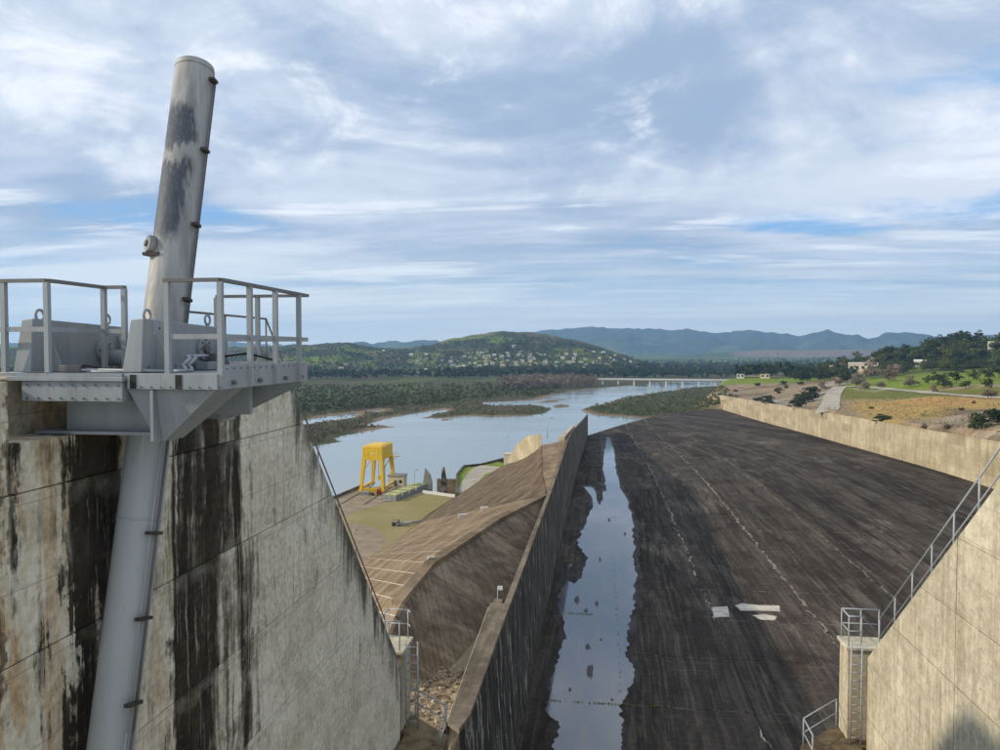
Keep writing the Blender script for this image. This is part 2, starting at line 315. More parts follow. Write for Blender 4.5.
def mat_lining(name, a, b, dirx, diry):
    m = Mat(name, 0.9, 0, 0.15)
    rag = m.noise((1, 1, 1), 0.25, 7, 0.68, 0.4, 3.0)
    st = m.noise((dirx, diry, 0.4), 1.0, 7, 0.68, 0.5); st2 = m.noise((dirx*3.2, diry*3.2, 1.0), 1.0, 6, 0.65, 0.4, 4.0); fine = m.noise((1, 1, 1), 1.1, 8, 0.72)
    c = m.mix(m.ramp(st, ((0.42, 0.0), (0.58, 1.0))), a, b)
    c = m.mix(m.ramp(st2, ((0.50, 0.0), (0.64, 0.55))), c, tuple(x*1.2 for x in b))
    c = m.mix(m.ramp(rag, ((0.46, 0.0), (0.62, 0.65))), c, tuple(x*0.6 for x in a))
    c = m.mix(0.45, c, m.mix(m.ramp(fine, ((0.3, 0.0), (0.7, 1.0))), (0.2, 0.2, 0.2), (0.8, 0.8, 0.8)), 'OVERLAY')
    m.col(c); m.bump(fine, 0.5, 0.05); return m.m
def mat_steel(name, c, rough=0.45, grime=0.5):
    m = Mat(name, rough, 0.0, 0.4)
    n = m.noise((1, 1, 0.25), 1.8, 7, 0.65, 0.3); f = m.noise((1, 1, 1), 14.0, 5, 0.6)
    k = m.mix(m.ramp(n, ((0.3, 0.0), (0.7, 1.0))), tuple(x*0.80 for x in c), tuple(min(1, x*1.12) for x in c))
    k = m.mix(m.ramp(m.noise((2, 2, 0.5), 1.3, 8, 0.75, 0.3, 7.0), ((0.58, 0.0), (0.75, grime))), k, (0.16, 0.135, 0.105))
    drip = m.math('MULTIPLY', m.ramp(m.noise((8, 8, 0.9), 1.0, 6, 0.7, 0.2, 3.0), ((0.56, 0.0), (0.68, 1.0))), grime*0.6)
    k = m.mix(drip, k, (0.17, 0.115, 0.07))
    m.col(k); m.bump(f, 0.12, 0.005); return m.m
def mat_cylinder():
    m = Mat('worn_cylinder_paint', 0.5, 0.0, 0.35)
    # dull dark grease and bare steel on the side the weather hits, in vertical runs, only on the upper barrel
    a = m.noise((1.4, 1.4, 0.5), 1.0, 4, 0.55, 0.3, 6.0); f = m.noise((17, 17, 0.55), 1.0, 7, 0.7, 0.2, 1.0); g_ = m.noise((30, 30, 12), 1.0, 4, 0.7)
    rg = m.math('ADD', m.math('MULTIPLY_ADD', a, 0.5, -0.25), m.math('MULTIPLY_ADD', f, 0.55, -0.275))
    sidek = m.ramp(m.math('ADD', m.math('MULTIPLY_ADD', m.math('ADD', m.x, 6.55), 1.6, 0.5), rg), ((0.78, 1.0), (0.90, 0.0)))
    span = m.ramp(m.math('ADD', m.math('MULTIPLY', m.z, 0.2), m.math('MULTIPLY', rg, 0.22)), ((0.32, 0.0), (0.37, 1.0), (0.56, 1.0), (0.585, 0.1), (0.61, 0.1), (0.63, 1.0), (0.745, 1.0), (0.79, 0.0)))
    fleck = m.math('MULTIPLY', m.ramp(f, ((0.56, 0.0), (0.64, 0.7))), m.ramp(m.math('MULTIPLY', m.z, 0.2), ((0.12, 0.0), (0.3, 1.0), (0.72, 1.0), (0.8, 0.2))))
    worn = m.math('MAXIMUM', m.math('MULTIPLY', sidek, m.math('MULTIPLY', span, m.ramp(g_, ((0.3, 0.75), (0.5, 1.0))))), m.math('MULTIPLY', fleck, m.ramp(a, ((0.42, 0.2), (0.58, 1.0)))))
    s = f
    pale = m.mix(m.ramp(m.noise((6, 6, 0.4), 1.0, 7, 0.65), ((0.35, 0.0), (0.65, 1.0))), (0.19, 0.19, 0.18), (0.33, 0.328, 0.305))
    grey = m.mix(m.noise((3, 3, 0.4), 1.0, 6, 0.6), (0.30, 0.315, 0.325), (0.40, 0.415, 0.42))
    base = m.mix(m.ramp(m.math('MULTIPLY_ADD', m.z, 0.5, 0.3), ((0.0, 0.0), (0.5, 1.0))), grey, pale)
    base = m.mix(m.ramp(m.noise((12, 12, 0.5), 1.0, 7, 0.7, 0.2, 9.0), ((0.60, 0.0), (0.72, 0.45))), base, (0.15, 0.12, 0.09))
    m.col(m.mix(worn, base, m.mix(f, (0.026, 0.032, 0.042), (0.075, 0.085, 0.102))))
    m.rough(m.ramp(s, ((0.45, 0.45), (0.65, 0.62)))); m.bump(g_, 0.1, 0.004); return m.m
def mat_leaf(name, a, b, rough=0.8):
    m = Mat(name, rough, 0, 0.15); oi = m.n('ShaderNodeObjectInfo')
    n = m.noise((1, 1, 1), 0.35, 3, 0.6); n2 = m.noise((1, 1, 1), 2.3, 3, 0.6)
    f = m.math('ADD', m.math('MULTIPLY', n, 0.55), m.math('ADD', m.math('MULTIPLY', n2, 0.35), m.math('MULTIPLY', oi.outputs['Random'], 0.3)))
    m.col(m.mix(m.ramp(f, ((0.38, 0.0), (0.78, 1.0))), a, b)); return m.m
M = {}
M['lpier'] = mat_left_pier()
M['rpier'] = mat_light_concrete('cream_concrete', (0.43, 0.39, 0.295), (0.57, 0.525, 0.41), 0.6, (0.22, 0.185, 0.11), 1.6)
M['rwall'] = mat_light_concrete('sunlit_wall_concrete', (0.40, 0.335, 0.22), (0.58, 0.505, 0.36), 0.6, (0.21, 0.165, 0.095), 0.4, 3.0, 'y', 0.5, 0.33)
M['dwall'] = mat_dark_wall()
M['cap'] = mat_lining('wall_cap_concrete', (0.115, 0.088, 0.06), (0.21, 0.168, 0.12), 0.5, 0.06)
M['chute'] = mat_chute()
m = Mat('wet_concrete', 0.6, 0, 0.15); m.col(m.mix(m.ramp(m.noise((1, .3, 1), .8, 7, .7), ((.35, 0.0), (.65, 1.0))), (0.020, 0.015, 0.011), (0.052, 0.040, 0.029))); m.rough(m.ramp(m.noise((1, .4, 1), .5, 6, .7), ((.4, .5), (.65, .9)))); M['wet'] = m.m
M['silt'] = plain('wet_silt', (0.055, 0.044, 0.034), 0.5, 0, 0.4, 1.5)
M['joint'] = plain('joint_filler', (0.022, 0.02, 0.016), 0.95)
M['lin_tan'] = mat_lining('tan_lining', (0.16, 0.112, 0.066), (0.26, 0.19, 0.118), 0.22, 0.12)
M['lin_brown'] = mat_lining('brown_lining', (0.085, 0.060, 0.038), (0.17, 0.124, 0.080), 0.12, 0.30)
M['lin_bowl'] = mat_lining('bowl_lining', (0.135, 0.098, 0.062), (0.27, 0.197, 0.127), 0.10, 0.42)
M['lime'] = plain('white_joint_line', (0.50, 0.45, 0.37), 0.9, 0, 0.3, 1.0)
M['block'] = mat_light_concrete('block_concrete', (0.40, 0.34, 0.24), (0.54, 0.48, 0.36), 0.5, (0.12, 0.10, 0.06), 2.0, 6.0, 'xy')
M['ledge'] = mat_lining('mossy_brown_concrete', (0.07, 0.052, 0.03), (0.20, 0.15, 0.085), 0.9, 0.9)
M['steel'] = mat_steel('grey_painted_steel', (0.27, 0.29, 0.30), 0.5, 0.7)
M['steel_dk'] = mat_steel('weathered_rail_steel', (0.13, 0.125, 0.12), 0.55, 0.4)
M['galv'] = mat_steel('galvanised_steel', (0.36, 0.39, 0.41), 0.4, 0.2)
M['rust'] = plain('rusty_dark_steel', (0.05, 0.04, 0.034), 0.7)
M['cyl'] = mat_cylinder()
M['black'] = plain('black_rubber', (0.02, 0.02, 0.02), 0.7)
M['yellow'] = mat_steel('yellow_crane_paint', (0.78, 0.49, 0.02), 0.5, 0.35)
M['red'] = plain('red_paint', (0.35, 0.03, 0.02), 0.5)
M['white'] = plain('white_render', (0.60, 0.58, 0.53), 0.85, 0, 0.08)
M['cream'] = plain('cream_render', (0.62, 0.54, 0.36), 0.85, 0, 0.1)
M['roof'] = plain('faded_roof_tile', (0.40, 0.27, 0.19), 0.85)
M['palm_roof'] = plain('pale_sheet_roof', (0.42, 0.36, 0.28), 0.8)
M['glass'] = plain('dark_window', (0.03, 0.035, 0.04), 0.2)
M['lichen'] = plain('lichen_yellow_concrete', (0.40, 0.40, 0.16), 0.9, 0, 0.4, 0.6)
M['grey_conc'] = plain('grey_precast', (0.26, 0.26, 0.24), 0.9, 0, 0.35, 1.5)
M['dirt'] = plain('packed_dirt', (0.26, 0.20, 0.13), 0.95, 0, 0.25, 0.3)
M['paledirt'] = plain('pale_gravel_track', (0.36, 0.32, 0.25), 0.95, 0, 0.25, 0.15)
M['grass'] = plain('bright_grass', (0.15, 0.21, 0.015), 0.95, 0, 0.3, 0.4)
M['stone'] = plain('pale_rubble', (0.36, 0.29, 0.20), 0.9, 0, 0.45, 3.0)
M['leaf_dark'] = mat_leaf('dark_evergreen_leaf', (0.018, 0.028, 0.012), (0.050, 0.068, 0.025))
M['leaf_mid'] = mat_leaf('olive_green_leaf', (0.034, 0.050, 0.012), (0.105, 0.125, 0.032))
M['leaf_bare'] = mat_leaf('bare_twig', (0.12, 0.092, 0.068), (0.25, 0.20, 0.15))
M['leaf_marsh'] = mat_leaf('marsh_scrub', (0.050, 0.036, 0.018), (0.155, 0.108, 0.056))
M['leaf_orch'] = mat_leaf('orchard_leaf', (0.040, 0.052, 0.014), (0.125, 0.140, 0.040))
M['bark'] = plain('bark', (0.09, 0.07, 0.05), 0.95)

# ------------------------------------------------------------------ terrain height field
rng = np.random.default_rng(5)
LAT = rng.random((64, 64))
def vnoise(x, y):
    xi = np.floor(x).astype(int); yi = np.floor(y).astype(int); fx = x-xi; fy = y-yi
    fx = fx*fx*(3-2*fx); fy = fy*fy*(3-2*fy)
    g = lambda a, b: LAT[a % 64, b % 64]
    return (g(xi, yi)*(1-fx)+g(xi+1, yi)*fx)*(1-fy)+(g(xi, yi+1)*(1-fx)+g(xi+1, yi+1)*fx)*fy
def fbm(x, y, o=5, seed=0.0):
    s = np.zeros_like(x); a = 0.5
    for k in range(o):
        s += a*vnoise(x*2**k+seed+k*17.3, y*2**k+seed*1.3+k*5.1); a *= 0.55
    return s/(1-0.55**o)*0.9
def sdpoly(X, Y, P):
    d = np.full(X.shape, 1e9); ins = np.zeros(X.shape, bool); n = len(P)
    for i in range(n):
        ax, ay = P[i]; bx, by = P[(i+1) % n]; ex, ey = bx-ax, by-ay
        t = np.clip(((X-ax)*ex+(Y-ay)*ey)/(ex*ex+ey*ey+1e-9), 0, 1)
        d = np.minimum(d, np.hypot(X-ax-t*ex, Y-ay-t*ey))
        c = ((ay > Y) != (by > Y)) & (X < (bx-ax)*(Y-ay)/(by-ay+1e-12)+ax); ins ^= c
    return np.where(ins, d, -d)
WZ = -50.0
xy = lambda pts, z=WZ: [atz(a, b, z)[:2] for a, b in pts]
LAND = [xy([(60,470),(306,447),(341,442),(331,438),(350,434),(375,429.5),(397,427),(385,425),(365,426),(372,422),(386,418),(400,416),(420,413),(445,409.5),(447,411),(432,414.5),(421,418.5),(440,418),(470,416),(500,417),(530,416),(549,413),(551,408),(540,405.5),(520,405),(500,406),(482,404),(484,402),(515,401),(540,399.5),(555,394),(590,389),(628,386),(646,384),(690,380.5),(720,379.5),(900,374),(900,352.5),(-400,352.5),(-400,470)]),
        xy([(578,410),(600,404),(625,398),(650,393.5),(678,389.5),(700,387),(730,386),(800,395),(760,412),(690,412),(645,418),(620,416.5),(597,415),(585,412.5)]),
        xy([(553,406.5),(560,404.8),(567,405),(566,407),(557,408)]), xy([(536,402.6),(548,400),(566,399.3),(564,401),(545,403)]),
        xy([(440,419.5),(447,418.5),(449,420),(442,421)])]
LAGOON = [xy([(260,428),(297,422.5),(320,417.5),(345,414),(359,412.5),(356,417.5),(340,419.5),(320,421.5),(300,425),(260,431)]), xy([(366,412),(378,410),(381,411.2),(372,413)]), xy([(650,388),(672,387),(668,389),(655,389.5)])]
XR = 94.0
BANK = [(XR+0.6, 40), (XR+0.6, 615), atz(703,399,-40)[:2], atz(711,383,-31)[:2], atz(716,379.5,-30)[:2], atz(738,376,-30)[:2], atz(765,374.5,-29)[:2], (420, 1150), (700, 1700), (3500, 2600), (3500, 40)]
CTRL = []
for a, b, z in ((985,432,-20.5),(1000,425,-19.5),(970,420,-21.5),(930,420,-23),(880,415,-24.5),(850,414,-26),(820,408,-28.5),(790,402,-31),(760,398,-33),(735,395,-35.5),(712,392,-37.5),(712,384,-32),(730,378.5,-30),(760,377,-29),(790,381,-29),(820,383,-27.5),(850,390,-24.5),(900,392,-22.5),(950,395,-20.5),(1000,400,-18.8),(900,403,-22.8),(950,408,-20.8),(1000,412,-19.2),(870,402,-24.4),(850,381,-22),(900,380,-20.5),(950,382,-18),(1000,382,-16),(900,371,-20),(950,370,-17),(1000,368,-14),(820,374,-26),(1100,400,-17),(1100,430,-18),(1200,380,-12)):
    CTRL.append(atz(a, b, z))
CTRL = np.array(CTRL + [(XR+2, 60, -16), (XR+2, 120, -18), (XR+2, 180, -20.5), (XR+2, 300, -26), (XR+2, 420, -30.5), (XR+2, 520, -34), (XR+2, 600, -37.5), (200, 60, -8), (200, 150, -12)])
def ridge(pts, D, wid, seed, rough):
    az = np.array([math.atan2(ray(a, b)[0], ray(a, b)[1]) for a, b in pts]); hh = np.array([D*ray(a, b)[2]/math.hypot(*ray(a, b)[:2]) for a, b in pts])
    o = np.argsort(az); return (az[o], hh[o], D, wid, seed, rough)
RIDGES = [ridge([(-200,346),(0,347),(150,350),(250,348),(300,345),(320,343.5),(345,342.5),(370,346),(395,348.5),(415,348),(435,344),(450,339.5),(475,334.5),(500,331.8),(530,331.8),(555,336),(580,341),(600,346.5),(620,354),(650,364),(700,372)], 2300, 850, 3.0, 24),
          ridge([(-200,344),(300,345),(500,340),(520,336),(545,330.5),(570,328),(600,326.8),(640,328.5),(670,330),(700,331),(730,333),(750,331),(770,334),(800,336.5),(815,333),(828,330),(848,334.5),(870,338),(890,336),(905,333.5),(930,337),(960,336.5),(1000,334),(1200,335)], 9000, 3000, 9.0, 150),
          ridge([(500,362),(640,359),(720,352.5),(760,350),(860,349.5),(900,352),(1100,352)], 4600, 220, 5.0, 3),
          ridge([(700,425),(770,392),(800,374),(820,368),(845,361),(870,355),(900,349.5),(930,344.5),(950,339),(967,337),(985,340),(1000,338),(1080,332),(1250,330)], 980, 330, 6.0, 5)]
def Hgt(X, Y):
    r = np.hypot(X, Y); az = np.arctan2(X, Y)
    sd = np.full(X.shape, -1e9)
    for P in LAND: sd = np.maximum(sd, sdpoly(X, Y, P))
    for P in LAGOON: sd = np.minimum(sd, -sdpoly(X, Y, P))
    sd = sd + (fbm(X/28, Y/28, 5, 2.0)-0.5)*np.clip(r*0.018, 6, 22) + (fbm(X/7, Y/7, 3, 8.0)-0.5)*6
    h = WZ + np.clip(sd*0.10, -3, 1.3) + np.where(sd > 0, np.clip(sd*0.03, 0, 1)*(fbm(X/40, Y/40, 4, 4.0)-0.4)*2.0, 0) + np.clip(sd-60, 0, 1500)*0.0030
    h = h + np.clip((r-2500)/3000, 0, 1)*6
    for a, hh, D, wid, seed, rough in RIDGES:
        top = np.interp(az, a, hh) + ((fbm(az*45, az*0+seed, 5, seed)-0.5)*70 if D > 5000 else (fbm(az*70, az*0+seed, 5, seed)-0.5)*D*0.003); t = np.clip((r-(D-wid))/wid, 0, 1); s = t*t*(3-2*t)
        nz = (fbm(X/(wid*0.16), Y/(wid*0.16), 6, seed)-0.5)*rough*2.2*np.clip(4*t*(1-t)+0.08, 0, 1)
        gul = -np.abs(fbm(X/(wid*0.22)+seed, Y/(wid*0.5), 4, seed+3)-0.5)*rough*2.0*(4*t*(1-t))
        back = np.clip((r-D)/(wid*1.2), 0, 1)
        hr = -47 + (top+47)*s*(1-0.75*back*back*(3-2*back)) + nz + gul
        h = np.where((t > 0) & (top > -46), np.maximum(h, hr), h)
    sb = sdpoly(X, Y, BANK)
    near = sb > -60
    hb = np.full(X.shape, -60.0)
    if near.any():
        x, y = X[near], Y[near]; lr = np.log(np.hypot(x, y)); la = np.arctan2(x, y)
        W = np.zeros(x.shape); A = np.zeros(x.shape); cr = np.log(np.hypot(CTRL[:,0], CTRL[:,1])); ca = np.arctan2(CTRL[:,0], CTRL[:,1])
        for k in range(len(CTRL)):
            q = 1/(((lr-cr[k])*1.0)**2+((la-ca[k])*2.2)**2+0.0012)**1.6; W += q; A += q*CTRL[k, 2]
        hp = A/W + (fbm(x/30, y/30, 5, 12.0)-0.5)*2.2 + (fbm(x/6, y/6, 3, 1.0)-0.5)*0.5
        # never higher than the coping of the retaining wall beside it
        coping = np.interp(y, [205, 298, 420, 640], [-22.4, -25.3, -29.6, -36.8])
        dx = np.clip((x-XR)/14, 0, 1); hp = np.where(y < 650, np.minimum(hp, coping-0.5+dx*8+np.clip((x-XR-14)*0.2, 0, 90)), hp)
        f = np.clip((sb[near]+14)/26, 0, 1); f = f*f*(3-2*f)
        f = np.where((x < XR+30) & (y < 612), (sb[near] > 0)*1.0, f)
        hb[near] = hp*f + (1-f)*np.minimum(h[near], -49)
    h = np.where(sb > -14, np.maximum(h, hb), h)
    corridor = (X > -140) & (X < XR+0.6) & (Y < np.interp(X, [-140, -7, 94], [330, 395, 600]))
    h = np.where(corridor, np.minimum(h, -53), h)
    return h, sd, sb
NA, NR = 720, 540
AZ = np.linspace(R(-52), R(38), NA); RR = np.geomspace(95, 10800, NR)
GA, GR = np.meshgrid(AZ, RR, indexing='ij'); GX = GR*np.sin(GA); GY = GR*np.cos(GA)
GH, GSD, GSB = Hgt(GX, GY)
def hits(pts):                                         # where lines of sight meet the ground
    out = []
    for a, b in pts:
        q = ray(a, b); az = math.atan2(q[0], q[1]); sl_ = q[2]/math.hypot(q[0], q[1])
        i = int(round((az-AZ[0])/(AZ[1]-AZ[0]))); i = max(0, min(NA-1, i))
        k = np.nonzero(sl_*RR < np.maximum(GH[i], WZ))[0]
        if len(k) == 0: out.append(None); continue
        j = k[0]
        if j > 0:
            d0 = sl_*RR[j-1]-max(GH[i, j-1], WZ); d1 = sl_*RR[j]-max(GH[i, j], WZ); t = d0/(d0-d1+1e-9)
            r = RR[j-1]+(RR[j]-RR[j-1])*t; z = GH[i, j-1]+(GH[i, j]-GH[i, j-1])*t
        else: r = RR[0]; z = GH[i, 0]
        out.append((r*math.sin(az), r*math.cos(az), float(z)))
    return out
def gz(x, y): return float(Hgt(np.array([float(x)]), np.array([float(y)]))[0][0])

# land cover: the ground's own colours
def smooth(e0, e1, v): t = np.clip((v-e0)/(e1-e0), 0, 1); return t*t*(3-2*t)
def lerp(a, b, f): return a*(1-f[..., None])+np.array(b)*f[..., None]
n1 = fbm(GX/60, GY/60, 5, 1.0); n2 = fbm(GX/14, GY/14, 4, 6.0); n3 = fbm(GX/260, GY/420, 4, 11.0)
col = np.zeros(GX.shape+(3,)); col[:] = (0.065, 0.070, 0.024)
col = lerp(col, (0.085, 0.070, 0.040), smooth(0.42, 0.62, n2))
col = lerp(col, (0.24, 0.17, 0.11), smooth(9, 2, GSD)*smooth(-2, 1, GSD)*smooth(0.42, 0.6, n1)*0.9)
col = lerp(col, (0.10, 0.12, 0.035), smooth(0.5, 0.62, n1)*smooth(60, 150, GSD)*0.8)
col = lerp(col, (0.07, 0.10, 0.04), smooth(1600, 2200, GR)*0.7)
col = lerp(col, (0.13, 0.17, 0.05), smooth(0.52, 0.58, n3)*smooth(2600, 3200, GR)*(GR < 6300)*0.8)
col = lerp(col, (0.20, 0.15, 0.13), smooth(4380, 4480, GR)*(GR < 4900)*smooth(R(9), R(10), GA)*smooth(R(22), R(19), GA)*0.9)
hl = smooth(-44, -30, GH)*smooth(1500, 1700, GR)*(GR < 3300)
col = lerp(col, (0.040, 0.050, 0.020), hl*0.9)
col = lerp(col, (0.15, 0.19, 0.03), hl*smooth(0.50, 0.56, fbm(GX/90, GY/130, 4, 21.0))*0.75)
col = lerp(col, (0.13, 0.10, 0.06), hl*smooth(0.56, 0.62, fbm(GX/45, GY/60, 4, 27.0))*0.6)
mt = smooth(6200, 6900, GR)
col = lerp(col, (0.055, 0.062, 0.035), mt*0.9); col = lerp(col, (0.10, 0.13, 0.055), mt*smooth(0.5, 0.6, fbm(GX/500, GY/500, 4, 3.0))*smooth(150, 0, GH)*0.9)
bank = smooth(-8, 2, GSB)
PXg = 500+FPX*(GX*RT[0]+GY*RT[1])/(GX*FW[0]+GY*FW[1]+GH*FW[2])
bcol = np.zeros_like(col); bcol[:] = (0.26, 0.195, 0.12)
bcol = lerp(bcol, (0.31, 0.26, 0.19), smooth(0.45, 0.6, n1)); bcol = lerp(bcol, (0.13, 0.10, 0.065), smooth(0.55, 0.68, n2)*0.8)
# fields, by where they lie on the bank
FIELD = xy([(838,392),(900,397),(960,399),(1010,402),(1100,405),(1100,416),(1010,418),(960,416),(900,421),(872,422),(852,412)], -22.5)
MEADOW = xy([(838,383),(880,389),(960,394),(1010,398),(1100,402),(1100,405),(1010,402),(960,399.5),(900,397),(838,393)], -22)
GREEN = xy([(846,381),(858,372),(878,369),(918,369),(1010,365),(1100,365),(1100,396),(1010,392),(960,389),(900,386)], -20)
GREEN2 = xy([(712,380.5),(718,376),(800,377.5),(850,378),(850,382),(790,383.5),(735,380.5)], -29)
sf = sdpoly(GX, GY, FIELD)+(n1-0.5)*30
bcol = lerp(bcol, (0.33, 0.225, 0.075), smooth(-6, 8, sf)); bcol = lerp(bcol, (0.155, 0.155, 0.05), smooth(-6, 8, sf)*smooth(0.50, 0.60, n1+0.25*(n2-0.5))*0.8); bcol = lerp(bcol, (0.38, 0.215, 0.07), smooth(0, 8, sf)*smooth(0.54, 0.60, fbm(GX/35, GY/60, 4, 31.0))*0.75)
bcol = lerp(bcol, (0.14, 0.145, 0.03), smooth(-5, 6, sdpoly(GX, GY, MEADOW)+(n1-0.5)*20))
bcol = lerp(bcol, (0.16, 0.205, 0.022), smooth(-8, 8, np.maximum(sdpoly(GX, GY, GREEN), sdpoly(GX, GY, GREEN2))+(n2-0.5)*18))
bcol = lerp(bcol, (0.040, 0.052, 0.018), smooth(640, 760, GR)*smooth(10, 30, GSB)*smooth(0.35, 0.5, n1)*(PXg > 790))
bcol = lerp(bcol, (0.14, 0.18, 0.04), smooth(700, 800, GR)*smooth(0.55, 0.62, n1)*(PXg > 900)*0.8)
col = col*(1-bank[..., None])+bcol*bank[..., None]
V = np.stack([GX, GY, GH], -1).reshape(-1, 3)
ii, jj = np.meshgrid(np.arange(NA-1), np.arange(NR-1), indexing='ij'); a0 = (ii*NR+jj).ravel()
tm = np_mesh('terrain', V, np.stack([a0, a0+NR, a0+NR+1, a0+1], -1))
tm.polygons.foreach_set('use_smooth', np.ones(len(tm.polygons), bool))
ca = tm.color_attributes.new('cover', 'FLOAT_COLOR', 'POINT'); ca.data.foreach_set('color', np.concatenate([col.reshape(-1, 3), np.ones((len(V), 1))], 1).astype(np.float32).ravel())
m = Mat('land_cover', 0.95, 0, 0.1); at_ = m.n('ShaderNodeVertexColor', layer_name='cover')
nf = m.noise((1, 1, 1), 0.5, 8, 0.72); nf2 = m.noise((1, 1, 1), 0.09, 8, 0.72, 0, 3)
c_ = m.mix(0.55, at_.outputs[0], m.mix(m.ramp(nf, ((0.3, 0.0), (0.7, 1.0))), (0.15, 0.15, 0.15), (0.85, 0.85, 0.85)), 'OVERLAY')
c_ = m.mix(0.45, c_, m.mix(m.ramp(nf2, ((0.3, 0.0), (0.7, 1.0))), (0.2, 0.2, 0.2), (0.8, 0.8, 0.8)), 'OVERLAY'); m.col(c_)
struct(obj('terrain', tm, m.m))

# river
m = Mat('silty_river_water', 0.06, 0, 0.5); m.col((0.25, 0.30, 0.29)); m.b.inputs['IOR'].default_value = 1.42
wv = m.noise((0.25, 0.6, 1), 1.0, 5, 0.6); m.bump(wv, 0.12, 0.25)
m.rough(m.ramp(m.noise((0.006, 0.02, 1), 1.0, 5, 0.6), ((0.4, 0.05), (0.65, 0.2))))
struct(MB().add([(-2500, 60, WZ), (2500, 60, WZ), (2500, 6000, WZ), (-2500, 6000, WZ)], [(0, 1, 2, 3)]).build('river', m.m))

# ------------------------------------------------------------------ spillway chute
LP = ([30, 170, 219, 282, 340, 385, 700], [-33.8, -33.8, -35.2, -38.2, -41.4, -44, -48.2]); RP = ([30, 212, 313, 363, 465, 634, 700], [-33.5, -33.5, -37, -38.7, -42.6, -47.7, -48.5])
def fz(x, y):
    uu = min(1, max(0, (x+7)/(XR+7))); wv_ = 1-(1-uu)**2
    sm = lambda P: sum(np.interp(y+k*12, *P) for k in (-2, -1, 0, 1, 2))/5
    return float(sm(LP)*(1-wv_)+sm(RP)*wv_)
def yend(x): return float(np.interp(x, [-7, 20, 41.5, 70, 94], [386, 470, 532, 585, 634]))
XC = [-7.0, 2.0, 14.2, 26.7, 39.4, 52.0, 64.6, 77.2, XR]
chute = MB()
def floor_patch(mb, x0, x1, ya, yb, dz, thick, nx=3, ny=3):
    P = lambda s_, t_: (x0+(x1-x0)*s_, ya(x0+(x1-x0)*s_)*(1-t_)+yb(x0+(x1-x0)*s_)*t_)
    vs_ = []; fs = []
    for k, d in ((0, dz), (1, dz-thick)):
        for i in range(nx):
            for j in range(ny):
                x_, y_ = P(i/(nx-1), j/(ny-1)); vs_.append((x_, y_, fz(x_, y_)+d))
    id_ = lambda k, i, j: k*nx*ny+i*ny+j
    for i in range(nx-1):
        for j in range(ny-1):
            fs.append((id_(0,i,j), id_(0,i+1,j), id_(0,i+1,j+1), id_(0,i,j+1)))
    rim = [(i, 0) for i in range(nx)]+[(nx-1, j) for j in range(1, ny)]+[(i, ny-1) for i in range(nx-2, -1, -1)]+[(0, j) for j in range(ny-2, 0, -1)]
    for q in range(len(rim)):
        p0, p1 = rim[q], rim[(q+1) % len(rim)]; fs.append((id_(0,*p0), id_(1,*p0), id_(1,*p1), id_(0,*p1)))
    mb.add(vs_, fs)
floor_patch(chute, -7.05, XR+0.05, lambda x: 46, lambda x: yend(x)-0.3, -0.10, 4.0, 14, 40)
# ogee crest and glacis under the gates
og = [(-2, -14.2), (4, -15.0), (10, -17.5), (20, -23.8), (30, -29.6), (38, -32.6), (46.5, -33.62)]
for (ya_, za), (yb_, zb) in zip(og[:-1], og[1:]):
    chute.add([(-7, ya_, za), (XR, ya_, za), (XR, yb_, zb), (-7, yb_, zb)], [(0, 1, 2, 3)])
chute_o = struct(chute.build('spillway_chute', M['joint']))
ys_base = [47+12.1*i for i in range(13)]
while ys_base[-1] < 640: ys_base.append(ys_base[-1]+19)
g = 0.05
for x0, x1 in zip(XC[:-1], XC[1:]):
    for ya_, yb_ in zip(ys_base[:-1], ys_base[1:]):
        if ya_ > max(yend(x0), yend(x1))-4: break
        fa = lambda x, q=ya_: min(q+g, yend(x)-0.5); fb = lambda x, q=yb_: min(q-g, yend(x)) if q+4 < yend(x) else yend(x)
        mb = MB(); floor_patch(mb, x0+g, x1-g, fa, fb, rnd.uniform(-0.006, 0.008), 0.25)
        mb.build('floor_slab', M['chute'], chute_o)
# pale mortar repairs on two slabs
for poly in ([(712,608),(727,607),(730,617.5),(714,618)], [(735,606.5),(742,604),(758,606),(779,606.5),(780,612),(741,611.5)], [(752,616),(764,615),(777,617.5),(775,621),(760,620.5)]):
    mb = MB(); pts = []
    for i in range(len(poly)):
        a, b = poly[i], poly[(i+1) % len(poly)]
        for t in (0, 0.33, 0.66): pts.append((a[0]+(b[0]-a[0])*t+rnd.uniform(-.5, .5), a[1]+(b[1]-a[1])*t+rnd.uniform(-.25, .25)))
    bot = [atz(a, b, -33.75) for a, b in pts]
    mb.loft([[(q[0], q[1], fz(q[0], q[1])-0.02) for q in bot], [(q[0], q[1], fz(q[0], q[1])+0.035) for q in bot]])
    mb.build('mortar_patch', M['lime'], chute_o)
# standing water along the left joint
m = Mat('puddle_water', 0.05, 0, 0.5); m.b.inputs['IOR'].default_value = 1.8
silt = m.ramp(m.noise((1.2, 0.25, 1), 0.6, 6, 0.65, 0.4), ((0.5, 0.0), (0.68, 1.0)))
m.col(m.mix(silt, (0.10, 0.115, 0.135), (0.15, 0.135, 0.115))); m.rough(m.ramp(m.noise((0.3, 0.3, 1), 1.0, 5, 0.6), ((0.45, 0.04), (0.7, 0.16))))
m.bump(m.noise((1, 2.5, 1), 1.5, 4, 0.5), 0.05, 0.03); M['puddle'] = m.m
rightE = [(606.9,437),(610,437.5),(611,441),(614.7,453),(616,466),(618.7,480),(620,488),(627,497),(630,505),(632,520),(631,530),(636,549),(635,560),(638.7,576),(638,590),(636,603),(627,622),(627,632),(628,647),(631,668),(634,686),(626,702),(625,716),(624,722),(622,750),(620,800)]
